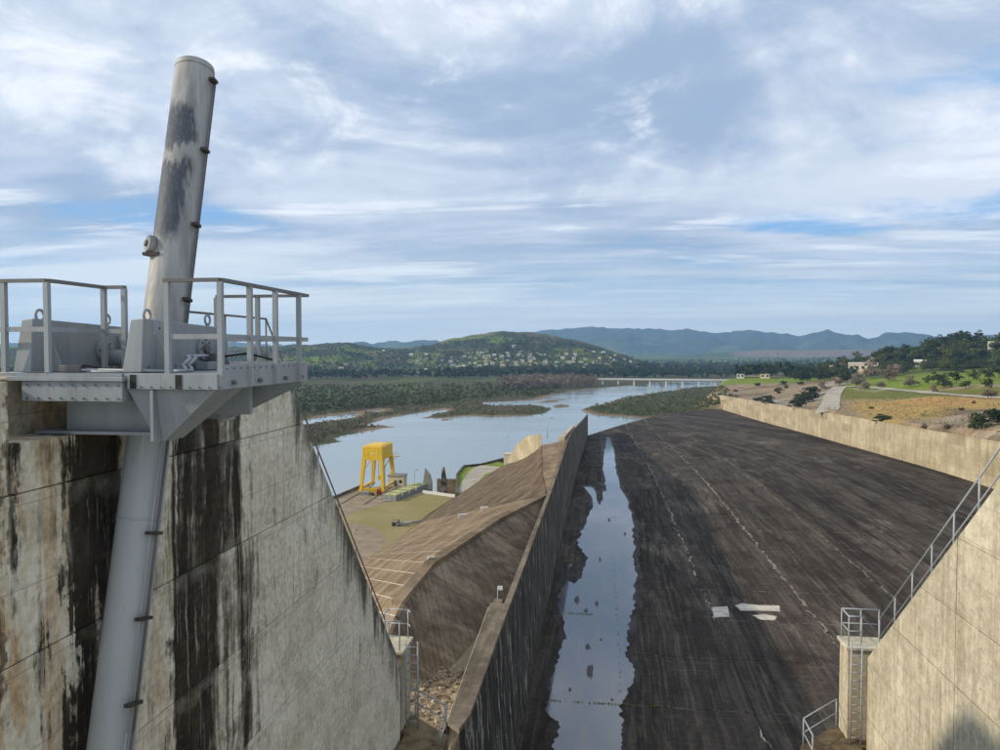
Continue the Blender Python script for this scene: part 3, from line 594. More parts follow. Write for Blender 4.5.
leftE = [(553,800),(555.6,750),(559,722),(548.6,714),(550,700),(551.4,683),(554,668),(555.6,652),(564,634),(565,627),(562,615),(561,605),(563,592),(564,584),(565.5,570),(567,564.5),(572,564),(570.7,572),(572,582),(576,584.5),(582.7,573),(584,557),(580,548),(578.5,541),(585,523),(589,512),(592,506),(590,495),(586,489.5),(583,487),(592,487.2),(596,493),(595,500),(598,505),(601,500),(603,506),(602,514),(605,509),(604.5,495),(605,480),(603.5,468),(604,455)]
ring_px = rightE+leftE; PUD = []
def zfloor_hit(px, py):
    z = -33.8
    for _ in range(25):
        q = atz(px, py, z); z = 0.5*z+0.5*fz(q[0], q[1])
    return atz(px, py, z)
dense = []
for i in range(len(ring_px)):
    a, b = ring_px[i], ring_px[(i+1) % len(ring_px)]; n_ = max(2, int(math.hypot(b[0]-a[0], b[1]-a[1])/1.4))
    for k in range(n_):
        t = k/n_; j = 0.7 if 0 < k else 0
        dense.append((a[0]+(b[0]-a[0])*t+rnd.uniform(-1.5, 1.5)*j*min(1.0, (a[1]-400)/150), a[1]+(b[1]-a[1])*t+rnd.uniform(-.5, .5)*j*0.5))
wn_ = np.arange(len(dense)); oy = (fbm(wn_*.09, wn_*0+3.3, 4, 2.0)-.5)*16+(fbm(wn_*.5, wn_*0+8.3, 3, 5.0)-.5)*7
cen = [(600, 437), (602, 480), (612, 520), (606, 560), (600, 600), (594, 640), (592, 680), (588, 720), (588, 800)]
cx_ = lambda y: float(np.interp(y, [c[1] for c in cen], [c[0] for c in cen]))
dense = [(a+o_*min(1.0, max(0.06, (b-430)/170))*(1 if a > cx_(b) else -1), b) for (a, b), o_ in zip(dense, oy)]
pw = [zfloor_hit(a, b) for a, b in dense]
wet = [(a+(1 if a > cx_(b) else -1)*min(1.0, max(.1, (b-430)/150))*(3.0+5*float(fbm(np.array([i*.07]), np.array([1.7]), 4, 7.0)[0])), b) for i, (a, b) in enumerate(dense)]
wl = sorted([p for p in wet if p[0] <= cx_(p[1])], key=lambda p: p[1]); wr = sorted([p for p in wet if p[0] > cx_(p[1])], key=lambda p: p[1])
rowy = np.concatenate([np.linspace(434, 520, 60), np.linspace(522, 800, 110)])
env = lambda lst, y, f_: f_([p[0] for p in lst if abs(p[1]-y) < 1.2+(y-430)/60] or [cx_(y)])
wv_ = []
for y_ in rowy:
    for xx in (env(wl, y_, min), env(wr, y_, max)):
        q = zfloor_hit(xx, y_); wv_.append((q[0], q[1], fz(q[0], q[1])+.012))
struct(MB().add(wv_, [(2*i, 2*i+1, 2*i+3, 2*i+2) for i in range(len(rowy)-1)]).build('wet_margin', M['wet']))
import bmesh
from mathutils.geometry import delaunay_2d_cdt
cv, ce, cf = delaunay_2d_cdt([Vector((p[0], p[1])) for p in pw], [], [list(range(len(pw)))], 1, 1e-4)[:3]
bm = bmesh.new(); vv = [bm.verts.new((p[0], p[1], 0)) for p in cv]
for f_ in cf: bm.faces.new([vv[i] for i in f_])
for yc in list(range(50, 170, 20))+list(range(170, 400, 10)):
    bmesh.ops.bisect_plane(bm, geom=bm.verts[:]+bm.edges[:]+bm.faces[:], plane_co=(0, yc, 0), plane_no=(0, 1, 0))
for q in bm.verts: q.co.z = fz(q.co.x, q.co.y)+0.022
bmesh.ops.recalc_face_normals(bm, faces=bm.faces)
if sum(f.normal.z for f in bm.faces) < 0: bmesh.ops.reverse_faces(bm, faces=bm.faces)
pm = bpy.data.meshes.new('puddle'); bm.to_mesh(pm); bm.free()
for p in pm.polygons: p.use_smooth = True
struct(obj('puddle', pm, M['puddle']))
for px_, py_, rx_, ry_ in ((590,672,4.5,9),(588,647,3.5,3.5),(577,600,3,5),(597,604,2.2,4),(586,611,3,3),(612,700,2,2),(600,560,1.6,3),(609,520,2,2.5),(625,534,1.6,2.5),(601,640,1.5,2),(570,690,2,3)):
    mb = MB(); rim = []; n_ = 22
    for k in range(n_):
        a = 6.283*k/n_; r_ = rnd.uniform(.55, 1.1); rim.append(zfloor_hit(px_+math.cos(a)*rx_*r_, py_+math.sin(a)*ry_*r_))
    cz_ = zfloor_hit(px_, py_); mb.add([(cz_[0], cz_[1], cz_[2]+.05)]+[(q[0], q[1], q[2]+.019) for q in rim], [(0, k+1, (k+1) % n_+1) for k in range(n_)])
    struct(mb.build('silt_patch', M['silt']))
# weeds growing in the joints of the wet slabs
wb = MB()
for _ in range(150):
    x_, y_ = rnd.choice([(2.0+rnd.gauss(0, .06), rnd.uniform(72, 125)), (rnd.uniform(-5, 2), 71.2+rnd.gauss(0, .05)), (rnd.uniform(-4.5, -1), 95.4+rnd.gauss(0, .05)), (rnd.uniform(2, 7), 71.2+rnd.gauss(0, .1))])
    for k in range(3):
        a = rnd.uniform(0, 6.28); h_ = rnd.uniform(.06, .22); z_ = fz(x_, y_)
        dx, dy_ = math.cos(a)*.09, math.sin(a)*.09
        wb.add([(x_-dy_*.5, y_+dx*.5, z_), (x_+dy_*.5, y_-dx*.5, z_), (x_+dx*1.5, y_+dy_*1.5, z_+h_)], [(0, 1, 2)])
struct(wb.build('joint_weeds', M['grass']), 'stuff', 'small green weeds growing along the wet slab joints')

# ------------------------------------------------------------------ panelled walls
def panel_wall(name, label, cat, face_x, side, stations, rows, mat, capmat, tk, batter=0.0, seg=12.0, capw=None):
    # stations: (y, z_top, z_bottom); side=+1 when the shown face looks to +X
    Y = [s_[0] for s_ in stations]; tp = lambda y: float(np.interp(y, Y, [s_[1] for s_ in stations])); bt = lambda y: float(np.interp(y, Y, [s_[2] for s_ in stations]))
    ys = [Y[0]]
    while ys[-1] < Y[-1]-seg*0.6: ys.append(min(Y[-1], ys[-1]+seg))
    ys[-1] = Y[-1]; ys = sorted(set(ys))
    core = MB(); xf = face_x-side*0.06; rings = []
    for y in ys:
        h_ = tp(y)-bt(y); xb = face_x-side*tk; xo = face_x-side*(tk+batter*h_)
        rings.append([(xf, y, bt(y)-1.0), (xf, y, tp(y)-0.25), (xb, y, tp(y)-0.25), (xo, y, bt(y)-1.0)])
    core.loft(rings); root = core.build(name, M['joint'] if False else mat); tag(root, label, cat)
    for a, b in zip(ys[:-1], ys[1:]):
        for k in range(rows):
            lo = lambda y: bt(y)-0.6+(tp(y)-0.27-bt(y)+0.6)*k/rows; hi = lambda y: bt(y)-0.6+(tp(y)-0.27-bt(y)+0.6)*(k+1)/rows
            pr = rnd.uniform(-0.012, 0.012); p = MB()
            x0, x1 = face_x-side*0.1, face_x+side*pr; a_, b_ = a+0.03, b-0.03
            p.hexa([(x0, a_, lo(a_)+.025), (x1, a_, lo(a_)+.025), (x1, b_, lo(b_)+.025), (x0, b_, lo(b_)+.025)],
                   [(x0, a_, hi(a_)-.025), (x1, a_, hi(a_)-.025), (x1, b_, hi(b_)-.025), (x0, b_, hi(b_)-.025)])
            p.build('concrete_panel', mat, root)
        p = MB(); x0, x1 = face_x-side*(capw or tk+0.06), face_x+side*0.05; a_, b_ = a+0.015, b-0.015
        p.hexa([(x0, a_, tp(a_)-.25), (x1, a_, tp(a_)-.25), (x1, b_, tp(b_)-.25), (x0, b_, tp(b_)-.25)], [(x0, a_, tp(a_)), (x1, a_, tp(a_)), (x1, b_, tp(b_)), (x0, b_, tp(b_))])
        p.build('coping', capmat, root)
    return root
st = []
for y in list(range(57, 386, 9))+[386]:
    st.append((y, float(np.interp(y, [57, 106, 130, 154, 180, 213, 282, 360, 386], [-19.6, -19.8, -19.4, -18.7, -19.5, -21.7, -26.3, -31.1, -32.8])), fz(-7, y)))
panel_wall('training_wall', 'long black stained training wall along the left side of the chute', 'wall', -7.0, 1, st, 3, M['dwall'], M['cap'], 0.36, 0.05, 12.0)
# thick near end of that wall, with its chamfered head
nb = MB(); z0, z1 = -19.85, -34.6
headp = lambda z, b: [(-7.0, 39.2, z), (-7.0, 56.9, z), (-8.45-b, 56.9, z), (-7.95-b, 38.4, z), (-7.25, 37.6, z)]
nb.loft([headp(z1, 4.5), headp(z0, 0.0)])
nw = tag(nb.build('wall_buttress', M['dwall']), 'thick near end of the left training wall with flat brown top', 'wall')
cp_ = MB(); grow = lambda z: [(-6.95, 39.1, z), (-6.95, 56.95, z), (-8.5, 56.95, z), (-8.0, 38.3, z), (-7.24, 37.5, z)]
cp_.loft([grow(-19.85), grow(-19.58)]); cp_.build('coping', M['cap'], nw)
lf = MB(); lf.loft([[(-8.1, 38.2, -19.86), (-8.6, 56.8, -19.86), (-13.2, 56.8, -34), (-12.7, 38.2, -34)], [(-8.14, 38.2, -19.86), (-8.64, 56.8, -19.86), (-13.4, 56.8, -34), (-12.9, 38.2, -34)]]); lf.build('battered_back_face', M['block'], nw)
st = []
for y in list(range(60, 640, 10))+[640]:
    st.append((y, float(np.interp(y, [60, 205, 298, 420, 628, 640], [-17.6, -22.4, -25.3, -29.6, -36.4, -41.5])), fz(XR, y)))
panel_wall('retaining_wall', 'long pale sunlit concrete wall along the right side of the chute', 'wall', XR, -1, st, 3, M['rwall'], M['rwall'], 0.6, 0.05, 10.0)

# ------------------------------------------------------------------ piers
def clip(poly, a, b, c):                               # keep a*y+b*z <= c
    out = []
    for i in range(len(poly)):
        p, q = poly[i], poly[(i+1) % len(poly)]; dp = a*p[0]+b*p[1]-c; dq = a*q[0]+b*q[1]-c
        if dp <= 0: out.append(p)
        if dp*dq < 0: t = dp/(dp-dq); out.append((p[0]+(q[0]-p[0])*t, p[1]+(q[1]-p[1])*t))
    return out
def pier(name, label, fx, side, y0, ysl, ztop, yend_, zend, zbot, lifts, vjoints, thick, mat):
    prof = [(y0, zbot), (yend_, zbot), (yend_, zend), (ysl, ztop), (y0, ztop)]
    b = MB(); xi, xo = fx-side*0.05, fx-side*thick
    b.loft([[(xi, y, z) for y, z in prof], [(xo, y, z) for y, z in prof]])
    root = tag(b.build(name, mat), label, 'pier')
    nl = math.hypot(yend_-ysl, zend-ztop); na, nb_ = (ztop-zend)/nl, (yend_-ysl)/nl; nc = na*ysl+nb_*ztop
    zs = [zbot]+sorted(lifts)+[ztop+0.004]
    for k in range(len(zs)-1):
        vj = sorted([y0]+[v_ + (0.0 if k % 2 == 0 else 0.0) for v_ in vjoints]+[yend_+0.006])
        for a, c in zip(vj[:-1], vj[1:]):
            gp = 0.014
            poly = [(a+gp, zs[k]+gp), (c-gp, zs[k]+gp), (c-gp, zs[k+1]-gp*1.2), (a+gp, zs[k+1]-gp*1.2)]
            poly = clip(poly, na, nb_, nc+0.004)
            if len(poly) < 3: continue
            p = MB(); x1 = fx+side*rnd.uniform(-0.006, 0.008); x0 = fx-side*0.12
            p.loft([[(x0, y, z) for y, z in poly], [(x1, y, z) for y, z in poly]]); p.build('pour_panel', mat, root, False, 0.006)
    return root
def left_pier():
    mat = M['lpier']; YE, ZE, ZB = 25.35, -11.05, -34.5; slope = (16.05, -0.75); zones = [(-10, 8.05, -.38), (8.05, 11.9, -1.13), (11.9, YE, -.75)]
    nl = math.hypot(YE-slope[0], ZE-slope[1]); na, nb_ = (slope[1]-ZE)/nl, (YE-slope[0])/nl; nc = na*slope[0]+nb_*slope[1]
    b = MB()
    for ya_, yb_, zt_ in zones:
        poly = clip([(ya_, ZB), (yb_, ZB), (yb_, zt_-.005), (ya_, zt_-.005)], na, nb_, nc-.004)
        b.loft([[(-7.05, y, z) for y, z in poly], [(-7.7, y, z) for y, z in poly]])
    poly = clip([(-10, ZB), (YE, ZB), (YE, -.38), (-10, -.38)], na, nb_, nc-.004); b.loft([[(-7.7, y, z) for y, z in poly], [(-10.2, y, z) for y, z in poly]])
    root = tag(b.build('spillway_pier', mat), 'left concrete pier streaked with black stains under the hoist platform', 'pier')
    zs = [ZB, -30, -25, -20, -16, -11.99, -9.94, -7.89, -5.84, -3.79, -1.742, 0]; vj = [-10, -4, 3.0, 8.05, 11.9, 15.8, 20.4, YE+.006]
    for k in range(len(zs)-1):
        for a, c in zip(vj[:-1], vj[1:]):
            if zs[k] < -1.8 and a == 8.05: a = 8.0
            zt_ = -.38 if c <= 8.06 else (-1.13 if c <= 11.95 else -.75); gp = .008
            if min(zs[k+1], zt_) - zs[k] < .1: continue
            p_ = clip([(a+gp, zs[k]+gp*1.3), (c-gp, zs[k]+gp*1.3), (c-gp, min(zs[k+1]-gp, zt_)), (a+gp, min(zs[k+1]-gp, zt_))], na, nb_, nc+.004)
            if len(p_) < 3: continue
            x1 = -7.0+rnd.uniform(-.006, .008); MB().loft([[(-7.12, y, z) for y, z in p_], [(x1, y, z) for y, z in p_]]).build('pour_panel', mat, root, False, .006)
left_pier()
pier('spillway_pier', 'right cream concrete pier with sloping nose and long handrail', 9.5, -1, -10, 16.75, -0.75, 28.1, -11.05, -34.5,
     [-3.0, -5.05, -7.1, -9.08, -11.2, -13.2, -17, -21, -26, -30], [-4, 4.0, 12.5, 21.5], 3.4, M['rpier'])
# road deck the photographer stands on
dk = MB(); dk.box(-40, 60, -9, 0.35, -2.2, -1.65); dk.box(-40, 60, 0.05, 0.35, -1.65, -1.45)
struct(dk.build('bridge_deck', M['block']))

# ledges and ladder blocks at the pier noses
def ledge(name, label, pts, z, zb, mat):
    b = MB(); b.loft([[(x_, y_, zb) for x_, y_ in pts], [(x_, y_, z) for x_, y_ in pts]])
    return tag(b.build(name, mat, None, False, 0.04), label, 'ledge')
ledge('concrete_ledge', 'mossy brown ledge at the foot of the left pier', [(-6.9, 18), (-5.2, 18), (-5.33, 25.58), (-6.87, 26.85), (-9.6, 27.0), (-9.6, 25.5), (-6.9, 25.5)], -13.6, -34.4, M['ledge'])
ledge('concrete_ledge', 'mossy ochre ledge at the foot of the right pier', [(9.4, 18), (7.0, 18), (7.2, 28.05), (9.27, 30.2), (12.5, 30.4), (12.5, 28.3), (9.4, 28.3)], -14.4, -34.4, M['ledge'])
def ladder_block(label, llabel, x0, x1, y0, y1, zt, zb, lx0, lx1, ly):
    b = MB(); b.box(x0, x1, y0, y1, zb, zt-0.12); r_ = tag(b.build('ladder_block', M['block'], None, False, 0.03), label, 'concrete block')
    c = MB(); c.box(x0-.08, x1+.08, y0-.1, y1+.1, zt-0.12, zt); c.build('cap_slab', M['rpier'], r_, False, 0.02)
    t = thing('ladder', llabel, 'ladder', ((lx0+lx1)/2, ly, zb))
    for x_ in (lx0, lx1): MB().tube((x_, ly, zb), (x_, ly, zt+.25), .028).build('stile', M['galv'], t, True)
    z_ = zb+.25
    while z_ < zt+.1: MB().tube((lx0, ly, z_), (lx1, ly, z_), .018).build('rung', M['galv'], t, True); z_ += .3
ladder_block('small square concrete block at the nose of the left pier', 'grey steel ladder below the left pier platform', -7.9, -7.02, 25.6, 26.9, -10.7, -13.6, -6.93, -6.50, 25.9)
ladder_block('tall pale concrete block at the nose of the right pier', 'grey steel ladder in front of the right pier block', 9.02, 10.4, 28.75, 29.7, -10.9, -14.4, 9.05, 9.42, 28.45)

# ------------------------------------------------------------------ handrails
def railing(label, base, posts, h, mat, mid=(0.5,), r=0.026, loc=None, group=None, skew=0.0):
    t = thing('handrail', label, 'handrail', loc or base[0], group)
    up_ = lambda p, k: (p[0], p[1], p[2]+k)
    for a, b in zip(base[:-1], base[1:]):
        MB().tube(up_(a, h), up_(b, h), r).build('top_rail', mat, t, True)
        for k in mid: MB().tube(up_(a, h*k), up_(b, h*k), r*.8).build('mid_rail', mat, t, True)
    for p in posts: MB().tube(up_(p, -0.04), up_(p, h), r*.95).build('post', mat, t, True)
    return t
def along(a, b, n): return [tuple(a[i]+(b[i]-a[i])*k/(n-1) for i in range(3)) for k in range(n)]
# right pier slope
a, b = (9.7, 16.75, -0.75), (9.7, 27.6, -10.6)
railing('long galvanised handrail running down the sloping right pier', [(9.7, 4, -0.75), a, b], along((9.7, 5, -.75), (9.7, 15, -.75), 6)+along(a, b, 9), 1.15, M['galv'], (0.42,))
zt = -10.9
railing('short handrail round the platform on top of the right ladder block', [(9.5, 28.8, zt), (9.06, 28.8, zt), (9.06, 29.65, zt), (10.4, 29.65, zt)], [(9.5, 28.8, zt), (9.06, 28.8, zt), (9.06, 29.65, zt), (9.75, 29.65, zt), (10.4, 29.65, zt)], 1.1, M['galv'])
zt = -14.4
railing('low handrail at the edge of the right pier ledge', [(7.3, 26.8, zt), (7.3, 28.0, zt), (8.95, 29.75, zt)], [(7.3, 26.8, zt), (7.3, 28.0, zt), (8.95, 29.75, zt)], 1.05, M['galv'])
# left pier slope
a, b = (-7.5, 16.05, -0.75), (-7.5, 25.2, -10.88)
railing('thin dark handrail running down the sloping nose of the left pier', [(-7.5, 12.2, -0.75), a, b], [(-7.5, 12.2, -.75), (-7.5, 14.2, -.75)]+along(a, b, 7), 1.45, M['steel_dk'], (0.45,), 0.022)
zt = -10.7
railing('small handrail round the platform on top of the left ladder block', [(-7.1, 25.65, zt), (-7.85, 25.65, zt), (-7.85, 26.85, zt), (-7.1, 26.85, zt), (-6.95, 26.6, zt)], [(-7.1, 25.65, zt), (-7.85, 25.65, zt), (-7.85, 26.85, zt), (-7.1, 26.85, zt)], 1.05, M['galv'])
zt = -13.6
railing('low handrail at the edge of the left pier ledge', [(-6.8, 26.75, zt), (-5.4, 25.6, zt), (-5.35, 24.3, zt)], [(-6.8, 26.75, zt), (-5.4, 25.6, zt), (-5.35, 24.3, zt)], 1.05, M['galv'])

# ------------------------------------------------------------------ hoist platform on the left pier
hp = thing('hoist_platform', 'grey steel hoist platform with railings bracketed to the left pier', 'platform', (-6.0, 10.0, -0.75))
FY = 8.82; BX = -4.76; BYE = 11.65; DT = -0.29
st_ = M['steel']
MB().box(-7.9, -6.08, FY+.02, 10.0, -.34, DT-.012).build('deck_plate', st_, hp)
MB().box(-6.06, BX-.03, FY+.03, BYE-.03, -.335, DT-.008).build('deck_plate', st_, hp)
MB().box(-7.9, -6.1, 10.02, BYE-.03, -.335, DT-.012).build('deck_plate', st_, hp)
MB().box(-7.44, -6.03, FY-.05, FY+.16, -.66, -.40).build('edge_beam', st_, hp, False, .008)
MB().box(-7.62, -6.0, FY-.09, FY+.2, -.398, -.342).build('edge_beam_flange', st_, hp, False, .005)
MB().box(-5.98, BX, FY-.02, FY+.03, -.50, -.30).build('front_fascia', st_, hp, False, .005)
for x_ in (-5.94, -5.32): MB().box(x_, x_+.085, FY-.028, FY-.02, -.492, -.315).build('dark_slot', M['black'], hp)
MB().box(BX-.03, BX+.02, FY+.035, BYE, -.50, -.19).build('side_fascia', st_, hp, False, .005)
MB().box(-6.9, BX-.035, BYE-.03, BYE+.02, -.50, -.19).build('back_fascia', st_, hp, False, .005)
for y_ in (9.15, 9.9, 10.75, 11.35): MB().tube((BX+.02, y_, -.42), (BX+.07, y_, -.42), .03).build('drain_stub', M['steel_dk'], hp, True)
# cross beam under the deck, with its bottom flange
MB().box(-7.2, -5.72, 9.28, 9.36, -1.08, -.67).build('cross_beam_web', st_, hp)
MB().box(-7.55, -5.66, 9.12, 9.52, -1.125, -1.082).build('cross_beam_flange', st_, hp, False, .004)
MB().box(-7.2, -5.3, 10.75, 10.85, -.98, -.52).build('cross_beam_web', st_, hp)
# hopper-shaped bracket under the front corner
apex = aty(163, 441, 9.05)
b_ = MB(); ax_, az_ = apex[0], apex[2]
b_.loft([[(ax_-.05, 9.0, az_), (ax_+.05, 9.0, az_), (ax_+.05, 9.45, az_), (ax_-.05, 9.45, az_)], [(-6.03, FY+.06, -.505), (BX-.06, FY+.06, -.505), (BX-.06, 9.62, -.505), (-6.03, 9.62, -.505)]]).build('hopper_bracket', st_, hp, False, .006)
b_ = MB(); b_.box(ax_-.02, ax_+.02, FY-.01, 9.02, az_+.02, -.51).build('bracket_stiffener', st_, hp)
# rear tapered bracket
for yb_ in (11.30, 11.52):
    b_ = MB(); pr = [(-7.0, -1.12), (-6.0, -1.10), (-5.95, -1.10), (BX-.04, -.56), (BX-.04, -.51), (-7.0, -.51)]
    b_.loft([[(x_, yb_, z_) for x_, z_ in pr], [(x_, yb_+.03, z_) for x_, z_ in pr]]).build('rear_bracket', st_, hp)
MB().box(-5.98, -5.94, 11.12, 11.55, -1.13, -.52).build('bracket_stiffener', st_, hp)
# bearing pedestals each side of the cylinder
def pedestal(xa, xb, ya_, yb_, zt_, taper):
    r_ = MB(); y0, y1 = ya_, yb_
    r_.loft([[(xa-.05, y0-.03, DT), (xb, y0-.03, DT), (xb, y1+.05, DT), (xa-.05, y1+.05, DT)], [(xa+.03, y0+taper, zt_-.02), (xb, y0+taper, zt_), (xb, y1-taper*2.2, zt_-.06), (xa+.03, y1-taper*2.2, zt_-.08)]])
    r_ = r_.build('pedestal', st_, hp, False, .012)
    for y_ in (y0+.30, y1-.35):
        gs = MB(); gs.loft([[(xb, y_, DT), (xb+.22, y_, DT), (xb+.02, y_, zt_-.2), (xb, y_, zt_-.2)], [(xb, y_+.02, DT), (xb+.22, y_+.02, DT), (xb+.02, y_+.02, zt_-.2), (xb, y_+.02, zt_-.2)]]).build('gusset', st_, r_)
    for y_ in (y0+.28, y1-.45):
        e = MB(); n_ = 14; rr = .075; cx = (xa+xb)/2
        ring = lambda t, q: (cx+math.cos(q)*.018, y_+math.cos(t)*(rr+math.sin(q)*.02), zt_+.05+math.sin(t)*(rr+math.sin(q)*.02))
        e.loft([[ring(2*math.pi*k/n_, q*math.pi/3) for q in range(6)] for k in range(n_+1)], False).build('lifting_eye', st_, r_, True)
        MB().tube((xb-.004, y_+.1, zt_-.12), (xb+.004, y_+.1, zt_-.12), .016).build('bolt_hole', M['black'], r_)
    return r_
p1 = pedestal(-7.66, -7.46, 8.98, 11.1, .42, .04)
p2 = pedestal(-6.10, -5.88, 8.98, 11.25, .41, .04)
# trunnion bearing flanges with bolts
for par, x_, y_, z_, rr in ((p2, -5.88, 10.45, .02, .17), (p1, -7.46, 10.4, .0, .17)):
    f1 = MB().tube((x_, y_, z_), (x_+.05, y_, z_), rr, rr, 24).build('bearing_flange', st_, par, True, .006)
    MB().tube((x_+.05, y_, z_), (x_+.10, y_, z_), rr*.42, rr*.42, 18).build('bearing_cap', M['steel_dk'], par, True, .006)
    for k in range(8):
        a = k*math.pi/4; MB().tube((x_+.05, y_+math.cos(a)*rr*.75, z_+math.sin(a)*rr*.75), (x_+.07, y_+math.cos(a)*rr*.75, z_+math.sin(a)*rr*.75), .016, None, 6).build('bolt', M['steel_dk'], par)
MB().tube((-5.40, 11.0, -.06), (-5.34, 11.0, -.06), .12, .12, 20).build('spare_flange', st_, hp, True)
# valve block and bent oil pipes
MB().box(-5.86, -5.66, 10.2, 10.6, -.29, -.17).build('valve_block', st_, hp, False, .01)
MB().box(-5.84, -5.70, 10.5, 10.72, -.29, -.05).build('valve_block', M['steel_dk'], hp, False, .01)
for k in range(2):
    o_ = k*.14; MB().path([(-5.74, 10.35, -.08), (-5.52, 9.55-o_, -.08), (-5.44, 9.50-o_, -.10), (-5.46, 9.35-o_, -.20), (-5.36, 9.28-o_, -.27), (-5.5, 9.2-o_, -.275), (-6.6, 9.12-o_, -.275)], .02).build('oil_pipe', M['galv'], hp, True)
for k in range(3):
    MB().path([(-7.0, 9.0+k*.07, -.27), (-6.5, 8.98+k*.07, -.255), (-5.6, 9.0+k*.06, -.27)], .016).build('hydraulic_hose', M['black'] if k == 1 else M['galv'], hp, True)
MB().box(-7.05, -6.75, 8.95, 9.1, -.29, -.20).build('junction_box', M['steel_dk'], hp, False, .01)
for k in range(9): MB().tube((-7.36+k*.16, FY-.05, -.45), (-7.36+k*.16, FY-.066, -.45), .014, None, 6).build('bolt', M['steel_dk'], hp); MB().tube((-7.36+k*.16, FY-.05, -.62), (-7.36+k*.16, FY-.066, -.62), .014, None, 6).build('bolt', M['steel_dk'], hp)
for k in range(8): MB().tube((-5.78+k*.13, FY-.02, -.47), (-5.78+k*.13, FY-.034, -.47), .011, None, 6).build('bolt', M['steel_dk'], hp)
for k in range(14): MB().tube((BX+.02, 9.0+k*.19, -.24), (BX+.034, 9.0+k*.19, -.24), .011, None, 6).build('bolt', M['steel_dk'], hp)
for k in range(10): MB().tube((-5.88, 9.1+k*.21, -.22), (-5.862, 9.1+k*.21, -.22), .014, None, 6).build('bolt', M['steel_dk'], p2)
MB().path([(-6.9, 9.06, -.26), (-6.72, 9.0, -.20), (-6.5, 9.08, -.25), (-6.3, 8.98, -.22), (-6.15, 9.05, -.26)], .014).build('hydraulic_hose', M['black'], hp, True)
MB().path([(-5.68, 10.7, -.1), (-5.4, 10.9, -.05), (-5.1, 11.2, -.16), (-5.0, 11.5, -.28)], .016).build('hydraulic_hose', M['black'], hp, True)
# platform railings of flat bar
def flat_rail(pts, posts, zt_, zb, name='platform_railing'):
    e = bpy.data.objects.new(name, None); C.objects.link(e); e.location = pts[0]+(zb,) ; e.parent = hp; e.matrix_parent_inverse = Matrix.Translation(hp.location).inverted()
    def ch(mb, nm, mt_):
        o = mb.build(nm, mt_); o.parent = e; o.matrix_parent_inverse = Matrix.Translation(Vector(e.location)).inverted(); return o
    for a, b in zip(pts[:-1], pts[1:]):
        ch(MB().bar((*a, zt_), (*b, zt_), .075, .045), 'top_rail', M['steel_dk'])
        ch(MB().bar((*a, zb+(zt_-zb)*.47), (*b, zb+(zt_-zb)*.47), .03, .065), 'mid_rail', st_)
    for p in posts: ch(MB().box(p[0]-.032, p[0]+.032, p[1]-.032, p[1]+.032, zb, zt_-.02), 'post', st_)
    return e
q = lambda px, y: aty(px, 350, y)[0]
flat_rail([(-8.6, 8.86), (q(48, 8.86), 8.86), (q(48, 8.86)+.02, 9.95), (q(126, 9.95), 9.95)], [(q(5, 8.86), 8.86), (q(48, 8.86), 8.86), (q(48, 8.86)+.02, 9.95), (q(125, 9.95), 9.95)], .90, DT)
flat_rail([(q(165, 8.86), 8.86), (BX+.02, 8.86), (BX+.02, BYE), (-6.3, BYE)], [(q(168, 8.86), 8.86), (BX+.02, 8.86)]+[(BX+.045, y_) for y_ in (9.6, 10.4, 11.25)]+[(q(258, BYE), BYE), (-6.3, BYE)], .88, -.46)

# hydraulic cylinder
CX = -6.55; ct = np.array(atx(195.5, 66, CX)); cb_ = np.array(atx(109, 760, CX)); cd = (cb_-ct)/np.linalg.norm(cb_-ct)
hc = thing('hydraulic_cylinder', 'tall leaning hydraulic cylinder with worn grey and black paint', 'hydraulic cylinder', tuple(ct+cd*5))
low_ = ct+cd*14.5; rc = .297
MB().tube(ct+cd*.10, low_, rc, rc*.98, 48).build('barrel', M['cyl'], hc, True)
hc.children[0].modifiers.new('b', 'BEVEL').width = .01
MB().tube(ct, ct+cd*.10, rc*.97, rc*1.03, 48).build('end_cap', M['cyl'], hc, True, .012)
for k in (7.2, 11.9): MB().tube(ct+cd*k, ct+cd*(k+.035), rc*1.012, None, 48).build('weld_seam', M['cyl'], hc, True)
side_ = np.array([1.0, 0, 0]); fr = np.cross(side_, cd); fr = fr/np.linalg.norm(fr)
if fr[1] > 0: fr = -fr
pdir = side_*.93 + fr*-.25; pdir /= np.linalg.norm(pdir)
for k, off in ((0, 0.0), (1, .10)):                     # oil lines: behind the upper barrel, on the near right of the lower one
    od = side_*math.cos(off*3-.5)-fr*math.sin(off*3-.5)
    MB().path([tuple(ct+cd*s_+od*(rc+.05)) for s_ in (5.4, 10, 14.4)], .014+.006*k).build('oil_line', M['steel_dk'] if k else M['galv'], hc, True)
    MB().path([tuple(ct+cd*s_+side_*(rc+.02)-fr*(.06+.05*k)) for s_ in (.2, 5.4)], .013).build('oil_line', M['steel_dk'], hc, True)
for s_ in (.28, 1.5, 2.75, 3.95, 7.4, 8.55, 9.65, 10.8, 12):
    od = side_*.95+fr*.32 if s_ > 5 else side_*1.0; pc = ct+cd*s_+od*(rc+.045); w_ = .15 if s_ > 5 else .07
    b_ = MB(); b_.bar(tuple(pc-fr*w_), tuple(pc+fr*w_), .09, .045); b_.build('pipe_clamp', M['rust'], hc)
pk = ct+cd*3.15-side_*(rc*.60)+fr*(rc*.72)
od = -side_*.60+fr*.72; od /= np.linalg.norm(od)
MB().tube(pk, pk+od*.10, .14, .13, 20).build('port_boss', M['cyl'], hc, True, .01)
MB().tube(pk+od*.10, pk+od*.13, .05, .05, 12).build('port_plug', M['steel_dk'], hc, True)
MB().box(pk[0]-.1, pk[0]+.16, pk[1]-.14, pk[1]+.1, pk[2]-.17, pk[2]-.12).build('boss_bracket', M['rust'], hc)
tr = ct+cd*4.85
